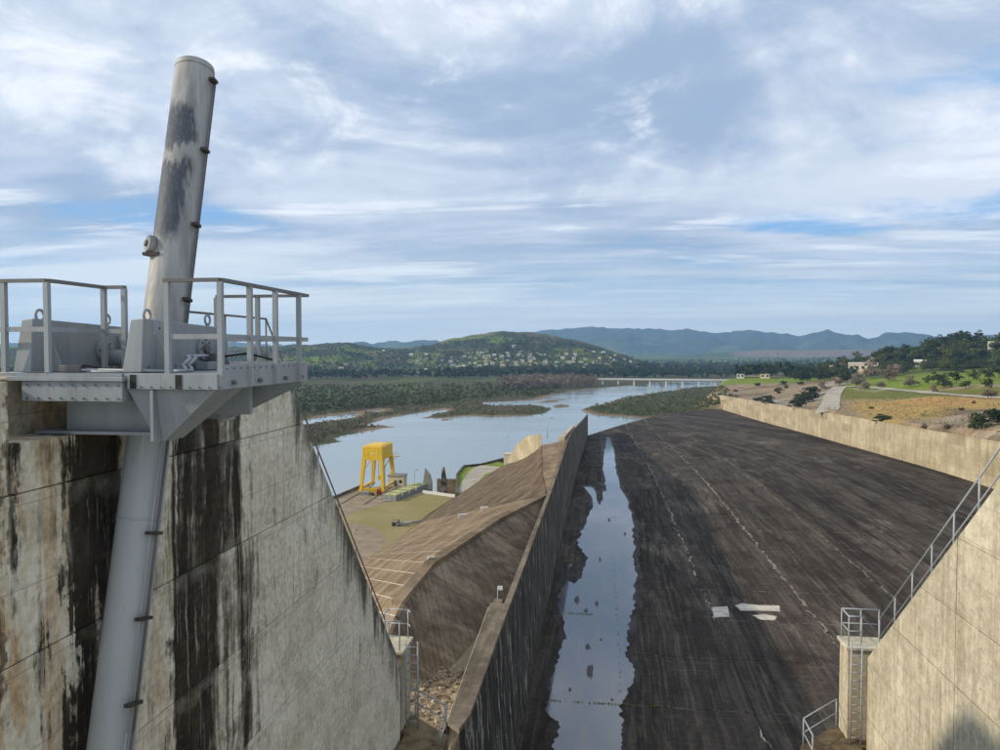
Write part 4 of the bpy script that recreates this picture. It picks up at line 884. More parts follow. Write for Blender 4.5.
MB().tube(tr+side_*rc*.9, tr+side_*(rc+.16), .12, .12, 20).build('trunnion', st_, hc, True)
MB().tube(tr-side_*rc*.9, tr-side_*(rc+.55), .12, .12, 20).build('trunnion', st_, hc, True)

# ------------------------------------------------------------------ concrete-lined embankment behind the training wall
def slab_quad(root, name, c, n, k, mat, gap=0.05, th=0.35, jitter=0.02):
    # c: four corners in order (crest a, crest b, toe b, toe a); n slabs along, k slabs down
    c = [np.array(p, float) for p in c]
    B = lambda s_, t_: (c[0]*(1-s_)+c[1]*s_)*(1-t_)+(c[3]*(1-s_)+c[2]*s_)*t_
    nv = np.cross(c[1]-c[0], c[3]-c[0]); nv = nv/np.linalg.norm(nv); nv = nv if nv[2] > 0 else -nv
    for i in range(n):
        for j in range(k):
            s0, s1, t0, t1 = i/n, (i+1)/n, j/k, (j+1)/k
            ls = np.linalg.norm(B(s1, (t0+t1)/2)-B(s0, (t0+t1)/2)); lt = np.linalg.norm(B((s0+s1)/2, t1)-B((s0+s1)/2, t0))
            es, et = min(.3, gap*.5/ls)*(s1-s0), min(.3, gap*.5/lt)*(t1-t0)
            q = [B(s0+es, t0+et), B(s1-es, t0+et), B(s1-es, t1-et), B(s0+es, t1-et)]
            jz = nv*rnd.uniform(-jitter, jitter)
            MB().hexa([tuple(p-nv*th) for p in q], [tuple(p+jz) for p in q]).build(name, mat, root)
em = MB(); jf = MB()
cr = [atz(388, 632, -20.6), atz(402, 601, -20.4), atz(433.6, 563, -20), (-12.1, 87.1, -20), (-7.5, 103.5, -20.1), (-9.75, 123.3, -20.2), (-12.6, 158, -20.2)]
to = [atz(325,620,-44), atz(342,585,-44), atz(368,558,-44), atz(393,543,-44), atz(417,523,-44), atz(499,467.6,-36), atz(511,462,-33.5)]
dn = lambda p, d: (p[0], p[1], p[2]-d)
# bedding body under the slabs, whose lime-white filler shows in the joints
NS = (2, 3, 4, 4, 4, 3)
def bed(mb, c, n, k, d):
    c = [np.array(p, float) for p in c]; B = lambda s_, t_: tuple((c[0]*(1-s_)+c[1]*s_)*(1-t_)+(c[3]*(1-s_)+c[2]*s_)*t_-np.array([0, 0, d]))
    for i in range(n):
        for j in range(k): mb.add([B(i/n, j/k), B((i+1)/n, j/k), B((i+1)/n, (j+1)/k), B(i/n, (j+1)/k)], [(0, 1, 2, 3)])
for i in range(len(cr)-1):
    em.hexa([dn(cr[i], 12), dn(cr[i+1], 12), dn(to[i+1], 10), dn(to[i], 10)], [dn(cr[i], 2), dn(cr[i+1], 2), dn(to[i+1], 2), dn(to[i], 2)])
    bed(jf, [cr[i], cr[i+1], to[i+1], to[i]], NS[i], 5 if i < 4 else 4, .03)
em.hexa([(-9.8, 123.4, -40), (-7.85, 103.6, -40), (-7.85, 158, -40), (-12.7, 158, -40)], [(-9.75, 123.4, -22.3), (-7.85, 103.6, -22.2), (-7.85, 158, -21.2), (-12.6, 158, -22.3)])
emb = tag(em.build('lined_embankment', M['cap']), 'brown concrete lined embankment between the training wall and the grass yard', 'embankment')
jf.build('joint_filler', M['lime'], emb)
for i in range(len(cr)-1):
    mt_ = M['lin_tan'] if i < 4 else M['lin_brown']
    slab_quad(emb, 'lining_slab', [cr[i], cr[i+1], to[i+1], to[i]], NS[i], 5 if i < 4 else 4, mt_, 0.24 if i < 4 else 0.08, .35, .006)
slab_quad(emb, 'lining_slab', [(-7.45, 103.6, -20.05), (-7.45, 158, -19.0), (-12.5, 158, -20.1), (-9.7, 123.5, -20.12)], 5, 1, M['lin_tan'], .05)
# kerb along the crest edge that overhangs the lower apron
for p, q_ in zip(cr[1:4], cr[2:5]):
    d = np.array(q_)-np.array(p); nrm = np.array([d[1], -d[0], 0]); nrm /= np.linalg.norm(nrm)
    A, B_ = np.array(p), np.array(q_)
    b_ = MB(); b_.hexa([tuple(A-nrm*.9-[0,0,.38]), tuple(B_-nrm*.9-[0,0,.38]), tuple(B_+nrm*.12-[0,0,.38]), tuple(A+nrm*.12-[0,0,.38])], [tuple(A-nrm*.9+[0,0,.06]), tuple(B_-nrm*.9+[0,0,.06]), tuple(B_+nrm*.12+[0,0,.06]), tuple(A+nrm*.12+[0,0,.06])]); b_.build('crest_kerb', M['lin_tan'], emb)
# lower apron: hollow between the crest and the training wall
ap = MB()
top_ = [dn(cr[0], .42), dn(cr[1], .42), dn(cr[2], .42), dn(cr[3], .42), (-7.5, 103.2, -20.4)]
bot_ = [atz(380, 704, -25.1), atz(420, 699, -25.1), atz(460, 676, -24.9), (-8.0, 80, -23.2), (-7.5, 102, -21.2)]
for i in range(4): ap.hexa([dn(top_[i], 9), dn(top_[i+1], 9), dn(bot_[i+1], 6), dn(bot_[i], 6)], [dn(top_[i], 2.6), dn(top_[i+1], 2.6), dn(bot_[i+1], .8), dn(bot_[i], .8)]); bed(ap, [top_[i], top_[i+1], bot_[i+1], bot_[i]], (4, 8, 12, 9)[i], 1, .06)
apo = tag(ap.build('lower_apron', M['lin_tan']), 'hollow dark brown concrete apron sloping down behind the training wall', 'apron')
for i in range(4): slab_quad(apo, 'apron_slab', [top_[i], top_[i+1], bot_[i+1], bot_[i]], (4, 8, 12, 9)[i], 1, M['lin_bowl'], .09, .3, .03)
# mossy fillet against the wall
m = Mat('moss', 0.95); m.col(m.mix(m.ramp(m.noise((1, 1, 1), 0.7, 6, 0.7), ((0.4, 0.0), (0.62, 1.0))), (0.055, 0.042, 0.025), (0.060, 0.065, 0.015))); M['moss'] = m.m
fl = MB(); fl.add([(-9.7, 60, -24.5), (-8.3, 80, -23.1), (-7.7, 101, -21.1), (-7.4, 101, -20.5), (-7.4, 80, -21.2), (-7.6, 60, -22.6)], [(0, 1, 4, 5), (1, 2, 3, 4)])
fl.build('mossy_fillet', M['moss'], apo)
# rubble on the floor of the hollow
gv = MB(); gf = MB(); gf.hexa([(-24, 34, -33), (-8, 34, -33), (-8.3, 66, -33), (-14, 60, -33)], [(-24, 34, -25.3), (-8, 34, -25.3), (-8.3, 66, -24.1), (-14, 60, -24.8)])
struct(gf.build('rubble_bed', M['dirt']))
for _ in range(2600):
    x_, y_ = rnd.uniform(-17, -9.0), rnd.uniform(38, 56); s_ = rnd.uniform(.10, .30); zb_ = float(np.interp(y_, [34, 64], [-25.3, -24.15]))-.12
    pts = [(x_+rnd.gauss(0, s_*.6), y_+rnd.gauss(0, s_*.6), zb_+rnd.uniform(-.02, s_*1.2+.1)) for _k in range(4)]
    gv.add(pts, [(0, 1, 2), (0, 1, 3), (1, 2, 3), (0, 2, 3)])
struct(gv.build('rubble', M['stone']), 'stuff', 'pale loose stones on the floor of the hollow')
# curved guide wall closing the far end
pts = [np.array(aty(*p)) for p in ((541.5,434.5,160),(535,435.2,167),(527.6,437.5,176),(520,444,190),(514.5,452,204),(510.5,459,217))]
gwm = MB(); hgt = [4.2, 4.3, 4.6, 4.6, 4.0, 3.2]; rings = []
for p, h_ in zip(pts, hgt): rings.append([tuple(p), tuple(p-[0, 0, h_+8]), tuple(p+[-.7, .6, -h_-8]), tuple(p+[-.7, .6, 0])])
gwm.loft(rings); gw = tag(gwm.build('guide_wall', M['rwall']), 'curved pale guide wall at the far end of the embankment', 'wall')
for i in range(len(pts)-1):
    for k in range(4):
        A = pts[i]+(pts[i+1]-pts[i])*(k/4+.008); B_ = pts[i]+(pts[i+1]-pts[i])*((k+1)/4-.008); h_ = hgt[i]
        o_ = np.array([.05, -.05, 0])
        MB().hexa([tuple(A-[0,0,h_+2]), tuple(B_-[0,0,h_+2]), tuple(B_-[0,0,h_+2]+o_), tuple(A-[0,0,h_+2]+o_)], [tuple(A-[0,0,.02]), tuple(B_-[0,0,.02]), tuple(B_-[0,0,.02]+o_), tuple(A-[0,0,.02]+o_)]).build('concrete_panel', M['rwall'], gw)
e0, e1, e2 = np.array(aty(564.5, 436.5, 160)), np.array(aty(574.5, 425, 205)), np.array(aty(571, 426.5, 205))
b_ = MB(); b_.hexa([dn(e0, 6), dn(e1, 6), dn(e2, 6), dn(e0+[-1.3, .4, 0], 6)], [tuple(e0), tuple(e1), tuple(e2), tuple(e0+[-1.3, .4, 0])])
tag(b_.build('end_wall', M['block']), 'small pale sloping end wall beside the training wall top', 'wall')
# kerb objects lying on the crest
def small_box(name, label, cat, p, sx_, sy_, sz_, mat, rz=0.0, dz=0.0):
    b = MB(); c_, s_ = math.cos(rz), math.sin(rz)
    cor = [(-sx_/2, -sy_/2), (sx_/2, -sy_/2), (sx_/2, sy_/2), (-sx_/2, sy_/2)]
    w_ = [(p[0]+a*c_-d*s_, p[1]+a*s_+d*c_) for a, d in cor]
    b.hexa([(*q_, p[2]+dz) for q_ in w_], [(*q_, p[2]+dz+sz_) for q_ in w_]); return tag(b.build(name, mat, None, False, .02), label, cat)

# ------------------------------------------------------------------ powerhouse yard
YZ = -44.0
yard_px = [(300,640),(345,590),(368,558),(400,541.5),(417,523),(430,513),(455,497),(424,491),(398,487.5),(362,486.5),(330,500),(250,533),(200,560)]
yp = [atz(a, b, YZ)[:2] for a, b in yard_px]; yp[0] = (-47, 95); 
m = Mat('dry_yard_grass', 0.95, 0, 0.1)
g1 = m.noise((1, 1, 1), 0.06, 6, 0.65); g2 = m.noise((1, 1, 1), 0.9, 7, 0.7)
c_ = m.mix(m.ramp(g1, ((0.38, 0.0), (0.62, 1.0))), (0.30, 0.235, 0.12), (0.225, 0.20, 0.07)); c_ = m.mix(m.ramp(g2, ((0.4, 0.0), (0.75, 0.5))), c_, (0.34, 0.28, 0.16))
apr = m.ramp(m.math('ADD', m.math('MULTIPLY', m.x, -0.05), m.math('MULTIPLY', g1, 0.6)), ((0.0, 0.0), (1.0, 0.0)))
m.col(c_); m.bump(g2, .5, .1); M['yardgrass'] = m.m
yb = MB(); yb.loft([[(x_, y_, -54) for x_, y_ in yp], [(x_, y_, YZ) for x_, y_ in yp]])
struct(yb.build('yard', M['yardgrass']))
def ribbon(name, pts_px, z, widths, mat, dz, label=None, n=6):
    P = [np.array(atz(a, b, z)) for a, b in pts_px]; L_, R_ = [], []
    W_ = widths if isinstance(widths, list) else [widths]*len(P)
    for i, p in enumerate(P):
        d = P[min(i+1, len(P)-1)]-P[max(i-1, 0)]; d /= np.linalg.norm(d); nn = np.array([-d[1], d[0], 0])
        L_.append(p+nn*W_[i]/2+[0, 0, dz]); R_.append(p-nn*W_[i]/2+[0, 0, dz])
    mb = MB(); mb.add([tuple(p) for p in L_+R_], [(i, i+1, len(P)+i+1, len(P)+i) for i in range(len(P)-1)])
    return struct(mb.build(name, mat))
ribbon('dirt_track', [(340,585),(352,566),(364,553),(370,541),(366,532),(355,527),(340,526),(320,528)], YZ, 7.0, M['dirt'], .03)
# bare work area round the crane
wa = MB(); wa.add([(*atz(a, b, YZ)[:2], YZ+.026) for a, b in ((300,516),(330,501),(361,488),(397,488.5),(400,492),(382,504),(360,511),(330,520))], [tuple(range(8))]); struct(wa.build('crane_apron', M['dirt']))
# parapet at the water's edge
pr_ = [atz(a, b, YZ) for a, b in ((250,534),(330,500.5),(361.5,487))]
for i in range(2):
    b_ = MB(); b_.bar((pr_[i][0], pr_[i][1], YZ+.4), (pr_[i+1][0], pr_[i+1][1], YZ+.4), .5, .8)
    tag(b_.build('quay_kerb', M['cap']), ('far short stretch' if i else 'near long stretch')+' of dark quay kerb along the water beside the crane', 'kerb')

# gantry crane
GC = (-70.2, 229.0); gc = thing('gantry_crane', 'bright yellow gantry crane standing at the edge of the yard', 'gantry crane', (GC[0], GC[1], YZ))
hx, hy = 3.0, 5.6; zb_, zt_ = YZ+10.5, YZ+14.1; yl = M['yellow']
MB().box(GC[0]-hx-.2, GC[0]+hx+.2, GC[1]-hy-.2, GC[1]+hy+.2, zb_, zt_).build('machinery_house', yl, gc, False, .08)
MB().box(GC[0]-hx-.35, GC[0]+hx+.35, GC[1]-hy-.35, GC[1]+hy+.35, zb_-.55, zb_-.02).build('girder_frame', yl, gc, False, .05)
MB().tube((GC[0]+.2, GC[1]-hy-.25, zb_+1.6), (GC[0]+.2, GC[1]-hy-.2, zb_+1.6), .38, None, 20).build('round_emblem', M['white'], gc)
MB().box(GC[0]-2.4, GC[0]+2.4, GC[1]-4.6, GC[1]+4.6, zt_+.01, zt_+.22).build('roof_hatch', yl, gc, False, .04)
for sx_ in (-1, 1):
    for sy_ in (-1, 1):
        x0, y0 = GC[0]+sx_*(hx-.2), GC[1]+sy_*(hy-.3); x1, y1 = GC[0]+sx_*(hx+.5), GC[1]+sy_*(hy+.4)
        b_ = MB(); t_ = .62; d_ = .42
        b_.loft([[(x1+a*d_, y1+c*d_, YZ+1.0) for a, c in ((-1,-1),(1,-1),(1,1),(-1,1))], [(x0+a*t_, y0+c*t_, zb_-.56) for a, c in ((-1,-1),(1,-1),(1,1),(-1,1))]]).build('leg', yl, gc, False, .04)
        MB().box(x1-.5, x1+.5, y1-1.0, y1+1.0, YZ+.3, YZ+.99).build('bogie', yl, gc, False, .04)
        for w_ in (-.55, .55): MB().tube((x1-.15, y1+w_, YZ+.32), (x1+.15, y1+w_, YZ+.32), .32, None, 14).build('wheel', M['rust'], gc, True)
for sx_ in (-1, 1):
    x1 = GC[0]+sx_*(hx+.5); MB().box(x1-.28, x1+.28, GC[1]-hy+.7, GC[1]+hy-.7, YZ+1.0, YZ+1.6).build('sill_beam', yl, gc, False, .04)
    MB().bar((GC[0]+sx_*(hx+.1), GC[1]-hy+.3, YZ+6.6), (GC[0]+sx_*(hx-.1), GC[1]+hy-.6, YZ+9.6), .25, .25).build('brace', yl, gc)
MB().box(GC[0]+hx+.4, GC[0]+hx+3.4, GC[1]+2.5, GC[1]+4.0, zb_-.5, zb_-.38).build('walkway', yl, gc)
MB().bar((GC[0]+hx+.5, GC[1]+3.2, zb_-2.0), (GC[0]+hx+2.6, GC[1]+3.2, zb_-.5), .15, .15).build('walkway_strut', yl, gc)
for y_ in (2.5, 4.0): MB().bar((GC[0]+hx+.4, GC[1]+y_, zb_+.5), (GC[0]+hx+3.4, GC[1]+y_, zb_+.5), .06, .06).build('walkway_rail', yl, gc)
MB().path([(GC[0]+.3, GC[1], zb_-.5), (GC[0]+.3, GC[1], YZ+4.2)], .06).build('hoist_rope', M['rust'], gc)
MB().box(GC[0]-.1, GC[0]+.7, GC[1]-.4, GC[1]+.4, YZ+2.9, YZ+4.2).build('hook_block', yl, gc, False, .1)
for sx_ in (-1, 1):
    MB().bar((GC[0]+sx_*(hx+.2), GC[1]-hy-.2, zt_+1.0), (GC[0]+sx_*(hx+.2), GC[1]+hy+.2, zt_+1.0), .06, .06).build('roof_rail', yl, gc)
    for k in range(5): MB().bar((GC[0]+sx_*(hx+.15), GC[1]-hy+k*hy*.5, zt_), (GC[0]+sx_*(hx+.15), GC[1]-hy+k*hy*.5, zt_+1.0), .06, .06).build('roof_rail_post', yl, gc)
for k in range(20): MB().bar((GC[0]+hx+.95, GC[1]-hy-.3, YZ+1.2+k*.45), (GC[0]+hx+.95, GC[1]-hy+.3, YZ+1.2+k*.45), .05, .05).build('ladder_rung', M['steel_dk'], gc)
for o_ in (-.3, .3): MB().bar((GC[0]+hx+.95, GC[1]-hy+o_, YZ+1.0), (GC[0]+hx+.95, GC[1]-hy+o_, zb_), .06, .06).build('ladder_stile', M['steel_dk'], gc)
for k in range(4): MB().box(GC[0]-hx+.3+k*1.5, GC[0]-hx+.38+k*1.5, GC[1]-hy-.24, GC[1]-hy-.2, zb_+.1, zt_-.1).build('panel_rib', yl, gc)
for x_ in (-73.6, -66.8):
    tag(MB().box(x_-.08, x_+.08, 205, 236, YZ+.03, YZ+.16).build('crane_rail', M['rust']), ('left' if x_ < -70 else 'right')+' steel rail under the yellow gantry crane', 'rail')
small_box('lifting_beam', 'yellow lifting beam lying between the crane legs', 'beam', (-70.6, 223.0, YZ+.03), 4.6, 1.0, 1.3, yl, .2)
small_box('spare_frame', 'grey steel frame lying on the ground by the left crane leg', 'frame', (-71.2, 219.2, YZ+.03), 2.6, 1.6, 1.0, M['grey_conc'], .1)
rd = thing('cable_drum', 'red cable drum beside the front right crane leg', 'drum', (-66.9, 219.5, YZ+.03))
MB().tube((-67.3, 219.5, YZ+.98), (-66.5, 219.5, YZ+.98), .6, None, 20).build('barrel', M['red'], rd, True)
for x_ in (-67.4, -66.5): MB().tube((x_, 219.5, YZ+.98), (x_+.1, 219.5, YZ+.98), .95, None, 24).build('flange', M['red'], rd, True)
for nm, lab, cat, x_, y_, a_, b_c, c_c, mt_ in (('steel_crate', 'small rusty crate on the ground left of the cable drum', 'crate', -68.9, 218.4, 1.1, .8, .8, 'rust'), ('timber_stack', 'pale timber stack behind the lifting beam', 'timber', -69.3, 231.5, 2.6, 1.1, .7, 'cream'), ('steel_chest', 'dark steel chest by the far left crane leg', 'chest', -74.6, 233.2, .8, .8, 1.0, 'steel_dk'), ('pallet', 'pale wooden pallet near the end of the right crane rail', 'pallet', -64.9, 213.5, 1.3, 1.1, .3, 'paledirt'), ('steel_plate', 'grey steel plate lying by the stop-logs', 'plate', -61.8, 210.8, 2.2, 1.4, .18, 'grey_conc')):
    small_box(nm, lab, cat, (x_, y_, YZ+.03), a_, b_c, c_c, M[mt_], rnd.uniform(-.5, .5))
sh = thing('shed', 'small beige shed behind the yellow gantry crane', 'shed', (-65.4, 238, YZ))
MB().box(-68.2, -63.0, 233.5, 237.5, YZ-.3, YZ+3.4).build('wall', M['cream'], sh); MB().box(-68.5, -62.7, 233.2, 237.8, YZ+3.4, YZ+3.65).build('roof', M['grey_conc'], sh, False, .03)
MB().box(-66.2, -65.2, 233.44, 233.5, YZ+.0, YZ+2.1).build('door', M['steel_dk'], sh); MB().box(-64.6, -63.6, 233.44, 233.5, YZ+1.2, YZ+2.2).build('window', M['glass'], sh)
# pile of gate stop-logs
A = np.array(atz(389, 501, YZ)); B_ = np.array(atz(420, 489, YZ)); dvec = (B_-A)
ordn = ['nearest', 'second nearest', 'middle', 'second farthest', 'farthest']
for k in range(5):
    p = A+dvec*(k/4.2)*.92; s_ = thing('stoplog', ordn[k]+' grey stop-log with yellow-green lichen top in the pile by the crane', 'stop-log', (p[0], p[1], YZ), 'stop-logs piled in the yard')
    a_ = math.atan2(dvec[1], dvec[0]); ux = np.array([math.cos(a_), math.sin(a_), 0]); uy = np.array([ux[1], -ux[0], 0]); ln = np.linalg.norm(dvec)/5.2
    def bx(o0, o1, w0, w1, z0_, z1_, nm, mt_):
        cs = [p+ux*o0+uy*w0, p+ux*o1+uy*w0, p+ux*o1+uy*w1, p+ux*o0+uy*w1]
        MB().hexa([(c[0], c[1], YZ+z0_) for c in cs], [(c[0], c[1], YZ+z1_) for c in cs]).build(nm, mt_, s_, False, .04)
    bx(0, ln*.93, -2.3, 2.3, .0, .72, 'lower_beam', M['grey_conc']); bx(.1, ln*.9, -2.2, 2.25, .80, 1.55+.12*rnd.random(), 'upper_beam', M['grey_conc']); bx(.2, ln*.88, -2.1, 2.15, 1.685, 1.80, 'lichen_top', M['lichen'])
    for w_ in (-1.4, 0, 1.4): bx(.25, ln*.85, w_-.16, w_+.16, .72, .80, 'spacer', M['rust'])
# outlet fins and the walls around them
def fin(label, px, py0, py1, wpx, z, mat, thick, lean):
    p0 = np.array(atz(px, py0, z)); dist = np.linalg.norm(p0); s_ = dist/FPX; h_ = (py0-py1)*s_; w_ = wpx*s_
    prof = [(-w_*.5, 0), (w_*.5, 0), (w_*.5, h_*.45), (w_*.28, h_*.72), (-w_*.12+lean*w_, h_), (-w_*.30, h_*.9), (-w_*.5, h_*.4)]
    b = MB(); b.loft([[(p0[0]+a, p0[1]-thick/2, z+c-3) if c == 0 else (p0[0]+a, p0[1]-thick/2, z+c) for a, c in prof], [(p0[0]+a*.9, p0[1]+thick/2, z+c-3) if c == 0 else (p0[0]+a*.9, p0[1]+thick/2, z+c) for a, c in prof]])
    tag(b.build('outlet_fin', mat, None, False, .05), label, 'fin wall')
fin('broad pale pointed concrete fin at the outlet pool', 428, 492, 468.5, 9, -45.5, M['rpier'], 1.5, -.2)
fin('narrow black pointed concrete fin at the outlet pool', 444, 494, 467, 5.5, -45.5, M['dwall'], 1.5, .1)
a, b = atz(431, 489, -46), atz(456, 489, -46)
tag(MB().box(a[0], b[0]+1, a[1]+9, a[1]+10.2, -52, -44.2).build('outlet_wall', M['lin_tan']), 'brown wall across the outlet pool behind the fins', 'wall')
a, b = np.array(atz(423, 492.5, YZ)), np.array(atz(456, 497, YZ)); 
bb = MB(); bb.bar((a[0], a[1]-.5, YZ+.3), (b[0], b[1]-.5, YZ+.3), .8, .9); tag(bb.build('white_parapet', M['white']), 'low white parapet at the grass edge below the fins', 'parapet')
# terrace with bright grass and a curving track
tz = -40.5
tp_ = [atz(a, b, tz)[:2] for a, b in ((457,494),(457.5,476),(464,467.5),(480,466),(497,462),(505,463),(501,470),(480,483),(462,493))]
tb = MB(); tb.loft([[(x_, y_, -54) for x_, y_ in tp_], [(x_, y_, tz) for x_, y_ in tp_]]); struct(tb.build('terrace', M['grass']))
ribbon('terrace_track', [(465,493),(470,482),(476,474),(484,469.5),(496,466.5)], tz, [5, 5, 6, 9, 12], M['paledirt'], .03)
for i, (p, q_) in enumerate((((456.5,494.5),(457,475.5)), ((457,475.5),(464,466.8)), ((464,466.8),(481,465.2)), ((481,465.2),(503,459.5)))):
    a, b = atz(*p, tz), atz(*q_, tz); bb = MB(); bb.bar((a[0], a[1], tz-3), (b[0], b[1], tz-3), .6, 7.2)
    tag(bb.build('terrace_wall', M['dwall'] if i < 2 else M['ledge']), ('dark upright terrace wall beside the black fin', 'dark slanting corner of the terrace wall', 'dark short wall behind the bright terrace grass', 'brown wall running from the terrace to the cream booth')[i], 'wall')
bo = thing('booth', 'small cream booth on the terrace by the curved guide wall', 'booth', atz(508.5, 460, -38)); a = bo.location
MB().box(a.x-1.5, a.x+1.5, a.y-1.2, a.y+1.5, -44, -35.9).build('wall', M['cream'], bo); MB().box(a.x-1.65, a.x+1.65, a.y-1.35, a.y+1.65, -35.9, -35.7).build('roof', M['cream'], bo)

# lamp posts
def lamp(label, px, py0, py1, z, r=.07):
    p = atz(px, py0, z); h_ = (py0-py1)*math.hypot(p[0], p[1])/FPX
    t = thing('lamp_post', label, 'lamp post', p, 'lamp posts')
    MB().tube((p[0], p[1], z-.3), (p[0], p[1], z+h_), r, r*.7).build('pole', M['galv'], t, True)
    MB().bar((p[0], p[1], z+h_), (p[0]+.9, p[1]-.3, z+h_+.08), .1, .08).build('arm', M['galv'], t); MB().box(p[0]+.7, p[0]+1.3, p[1]-.5, p[1]-.15, z+h_, z+h_+.14).build('lamp_head', M['steel_dk'], t)
lamp('lamp post on the crest at the end of the guide wall', 547.5, 437, 418, -19.9)
lamp('lamp post standing by the cream booth', 505.5, 460, 436, -38.5)
lamp('lamp post in the yard between stop-logs and fins', 414.5, 487, 470, YZ)
lamp('lamp post near the toe of the brown embankment', 396.5, 544, 524, YZ)
lamp('lamp post half hidden behind the left pier handrail', 353, 560, 530, YZ)
# drain pipe and headwall at the toe
p, q_ = np.array(atz(398, 526, YZ)), np.array(atz(428, 524, YZ)); tag(MB().tube(p+[0, 0, .5], q_+[0, 0, .9], .35, None, 12).build('drain_pipe', M['grey_conc'], None, True), 'grey drain pipe lying at the toe of the embankment', 'pipe')
small_box('headwall', 'dark drain headwall at the left end of the grey pipe', 'headwall', (p[0]-.6, p[1], YZ), 1.6, 1.2, 1.5, M['dwall'])
small_box('marker_block', 'small white block lying on the crest of the tan lining', 'block', (-16.1, 69.6, -19.97), .7, .4, .2, M['lime'], .5, .06)
small_box('valve_cover', 'pale valve cover on the tan crest above the brown slope', 'cover', (-18.6, 99.0, -22.6), 1.1, .5, .45, M['lime'], .3)
small_box('pipe_box', 'white pipe box beside the valve cover on the tan crest', 'box', (-15.9, 101.0, -21.9), 1.0, .45, .4, M['lime'], .3)
sg = thing('gauge_post', 'small gauge post on the wall step beside the mossy fillet', 'post', (-8.1, 58.6, -20.0)); MB().box(-8.5, -7.8, 57.3, 59.2, -26, -20.0).build('footing', M['cap'], sg); MB().tube((-8.1, 58.2, -20), (-8.1, 58.2, -18.7), .04).build('pole', M['galv'], sg); MB().box(-8.1, -7.7, 58.1, 58.2, -18.95, -18.65).build('plate', M['white'], sg)

# ------------------------------------------------------------------ right bank: track, road, buildings
def drape(name, px, width, mat, dz=.25, sub=6):
    P = []
    for (a, b), (c, d) in zip(px[:-1], px[1:]):
        for k in range(sub): P.append((a+(c-a)*k/sub, b+(d-b)*k/sub))
    P.append(px[-1]); P = [np.array(h) for h in hits(P) if h]
    L_, R_, n = [], [], len(P)
    for i, p in enumerate(P):
        d = P[min(i+2, n-1)]-P[max(i-2, 0)]; d[2] = 0; d /= (np.linalg.norm(d)+1e-9); nn = np.array([-d[1], d[0], 0])
        for lst, s_ in ((L_, .5), (R_, -.5)):
            e = p+nn*width*s_; lst.append((e[0], e[1], max(gz(e[0], e[1]), p[2]-.6)+dz))
    mb = MB(); mb.add(L_+R_, [(i, i+1, n+i+1, n+i) for i in range(n-1)]); return struct(mb.build(name, mat))
drape('gravel_track', [(826,413),(830,405),(832,397),(835,391),(840,386.5)], 9, M['paledirt'])
drape('bank_road', [(843,386.5),(870,387.5),(900,390.5),(940,394),(980,397),(1010,399)], 5.5, M['paledirt'])
def house(label, px, py, wpx, hpx, cat='house', depth=.8, mat='white', roof='roof', flat=False, group=None, wins=0, at=None):
    p = at or hits([(px, py)])[0]
    if p is None: return
    d = math.hypot(p[0], p[1]); s_ = d/FPX; w_, h_ = wpx*s_, hpx*s_
    az = math.atan2(p[0], p[1]); ca_, sa_ = math.cos(az), math.sin(az)
    T = lambda a, b, c: (p[0]+a*ca_+b*sa_, p[1]-a*sa_+b*ca_, p[2]+c)
    t = thing('house', label, cat, p, group); dp = w_*depth
    bxx = lambda x0, x1, y0, y1, z0_, z1_: MB().hexa([T(x0,y0,z0_), T(x1,y0,z0_), T(x1,y1,z0_), T(x0,y1,z0_)], [T(x0,y0,z1_), T(x1,y0,z1_), T(x1,y1,z1_), T(x0,y1,z1_)])
    bxx(-w_/2, w_/2, 0, dp, -3, h_).build('wall', M[mat], t)
    if flat: bxx(-w_/2-.25, w_/2+.25, -.25, dp+.25, h_, h_+.35).build('roof', M[roof], t)
    else:
        r_ = MB(); e = .4; k = h_*.42
        r_.add([T(-w_/2-e,-e,h_), T(w_/2+e,-e,h_), T(w_/2+e,dp+e,h_), T(-w_/2-e,dp+e,h_), T(-w_/2-e,dp/2,h_+k), T(w_/2+e,dp/2,h_+k)], [(0,1,5,4), (2,3,4,5), (0,4,3), (1,2,5), (0,3,2,1)]); r_.build('roof', M[roof], t)
    for i in range(wins):
        x_ = -w_/2+w_*(i+.5)/wins; bxx(x_-w_*.16/wins*1.6, x_+w_*.16/wins*1.6, -.08, -.01, h_*.38, h_*.78).build('window', M['glass'], t)
    return t
house('white house with flat roof on the bluff above the river', 740.5, 378.5, 7, 4.2, flat=True, roof='white', wins=2)
house('small white roof hut on top of the bluff beside the white house', 741, 376.5, 2.5, 5.6, 'hut', flat=True, roof='white')
house('ruined pale house with broken walls on the bluff', 765, 378.5, 8.5, 4.0, flat=True, mat='cream', roof='cream', wins=2)
house('long low building with pale roof among the trees', 863, 371, 24, 5.5, 'building', .5, 'cream', 'palm_roof', wins=5)
house('white house half hidden by trees behind the green field', 920, 366, 9, 4, wins=2, roof='white')
house('small white house up the wooded slope', 899, 357.5, 4.5, 3, roof='white')
house('white villa near the hilltop at the right edge', 994, 350, 9, 7, mat='white', roof='cream', flat=True, wins=3)
house('cream farm building left of the long pale roof', 833, 369, 6, 3, mat='cream', flat=True, roof='cream')
for (x_, y_, h_) in ((775.5, 381.5, 22), (777.5, 381.5, 27)):
    p = hits([(x_, y_)])[0]; d = math.hypot(p[0], p[1])
    t = thing('utility_pole', ('shorter left' if h_ < 25 else 'taller right')+' of the two poles on the bluff', 'pole', p, 'poles on the bluff'); zt_ = p[2]+h_*d/FPX
    MB().tube((p[0], p[1], p[2]-.5), (p[0], p[1], zt_), .18, .1).build('pole', M['bark'], t); MB().bar((p[0]-.9, p[1], zt_-.6), (p[0]+.9, p[1], zt_-.6), .12, .12).build('crossarm', M['bark'], t)

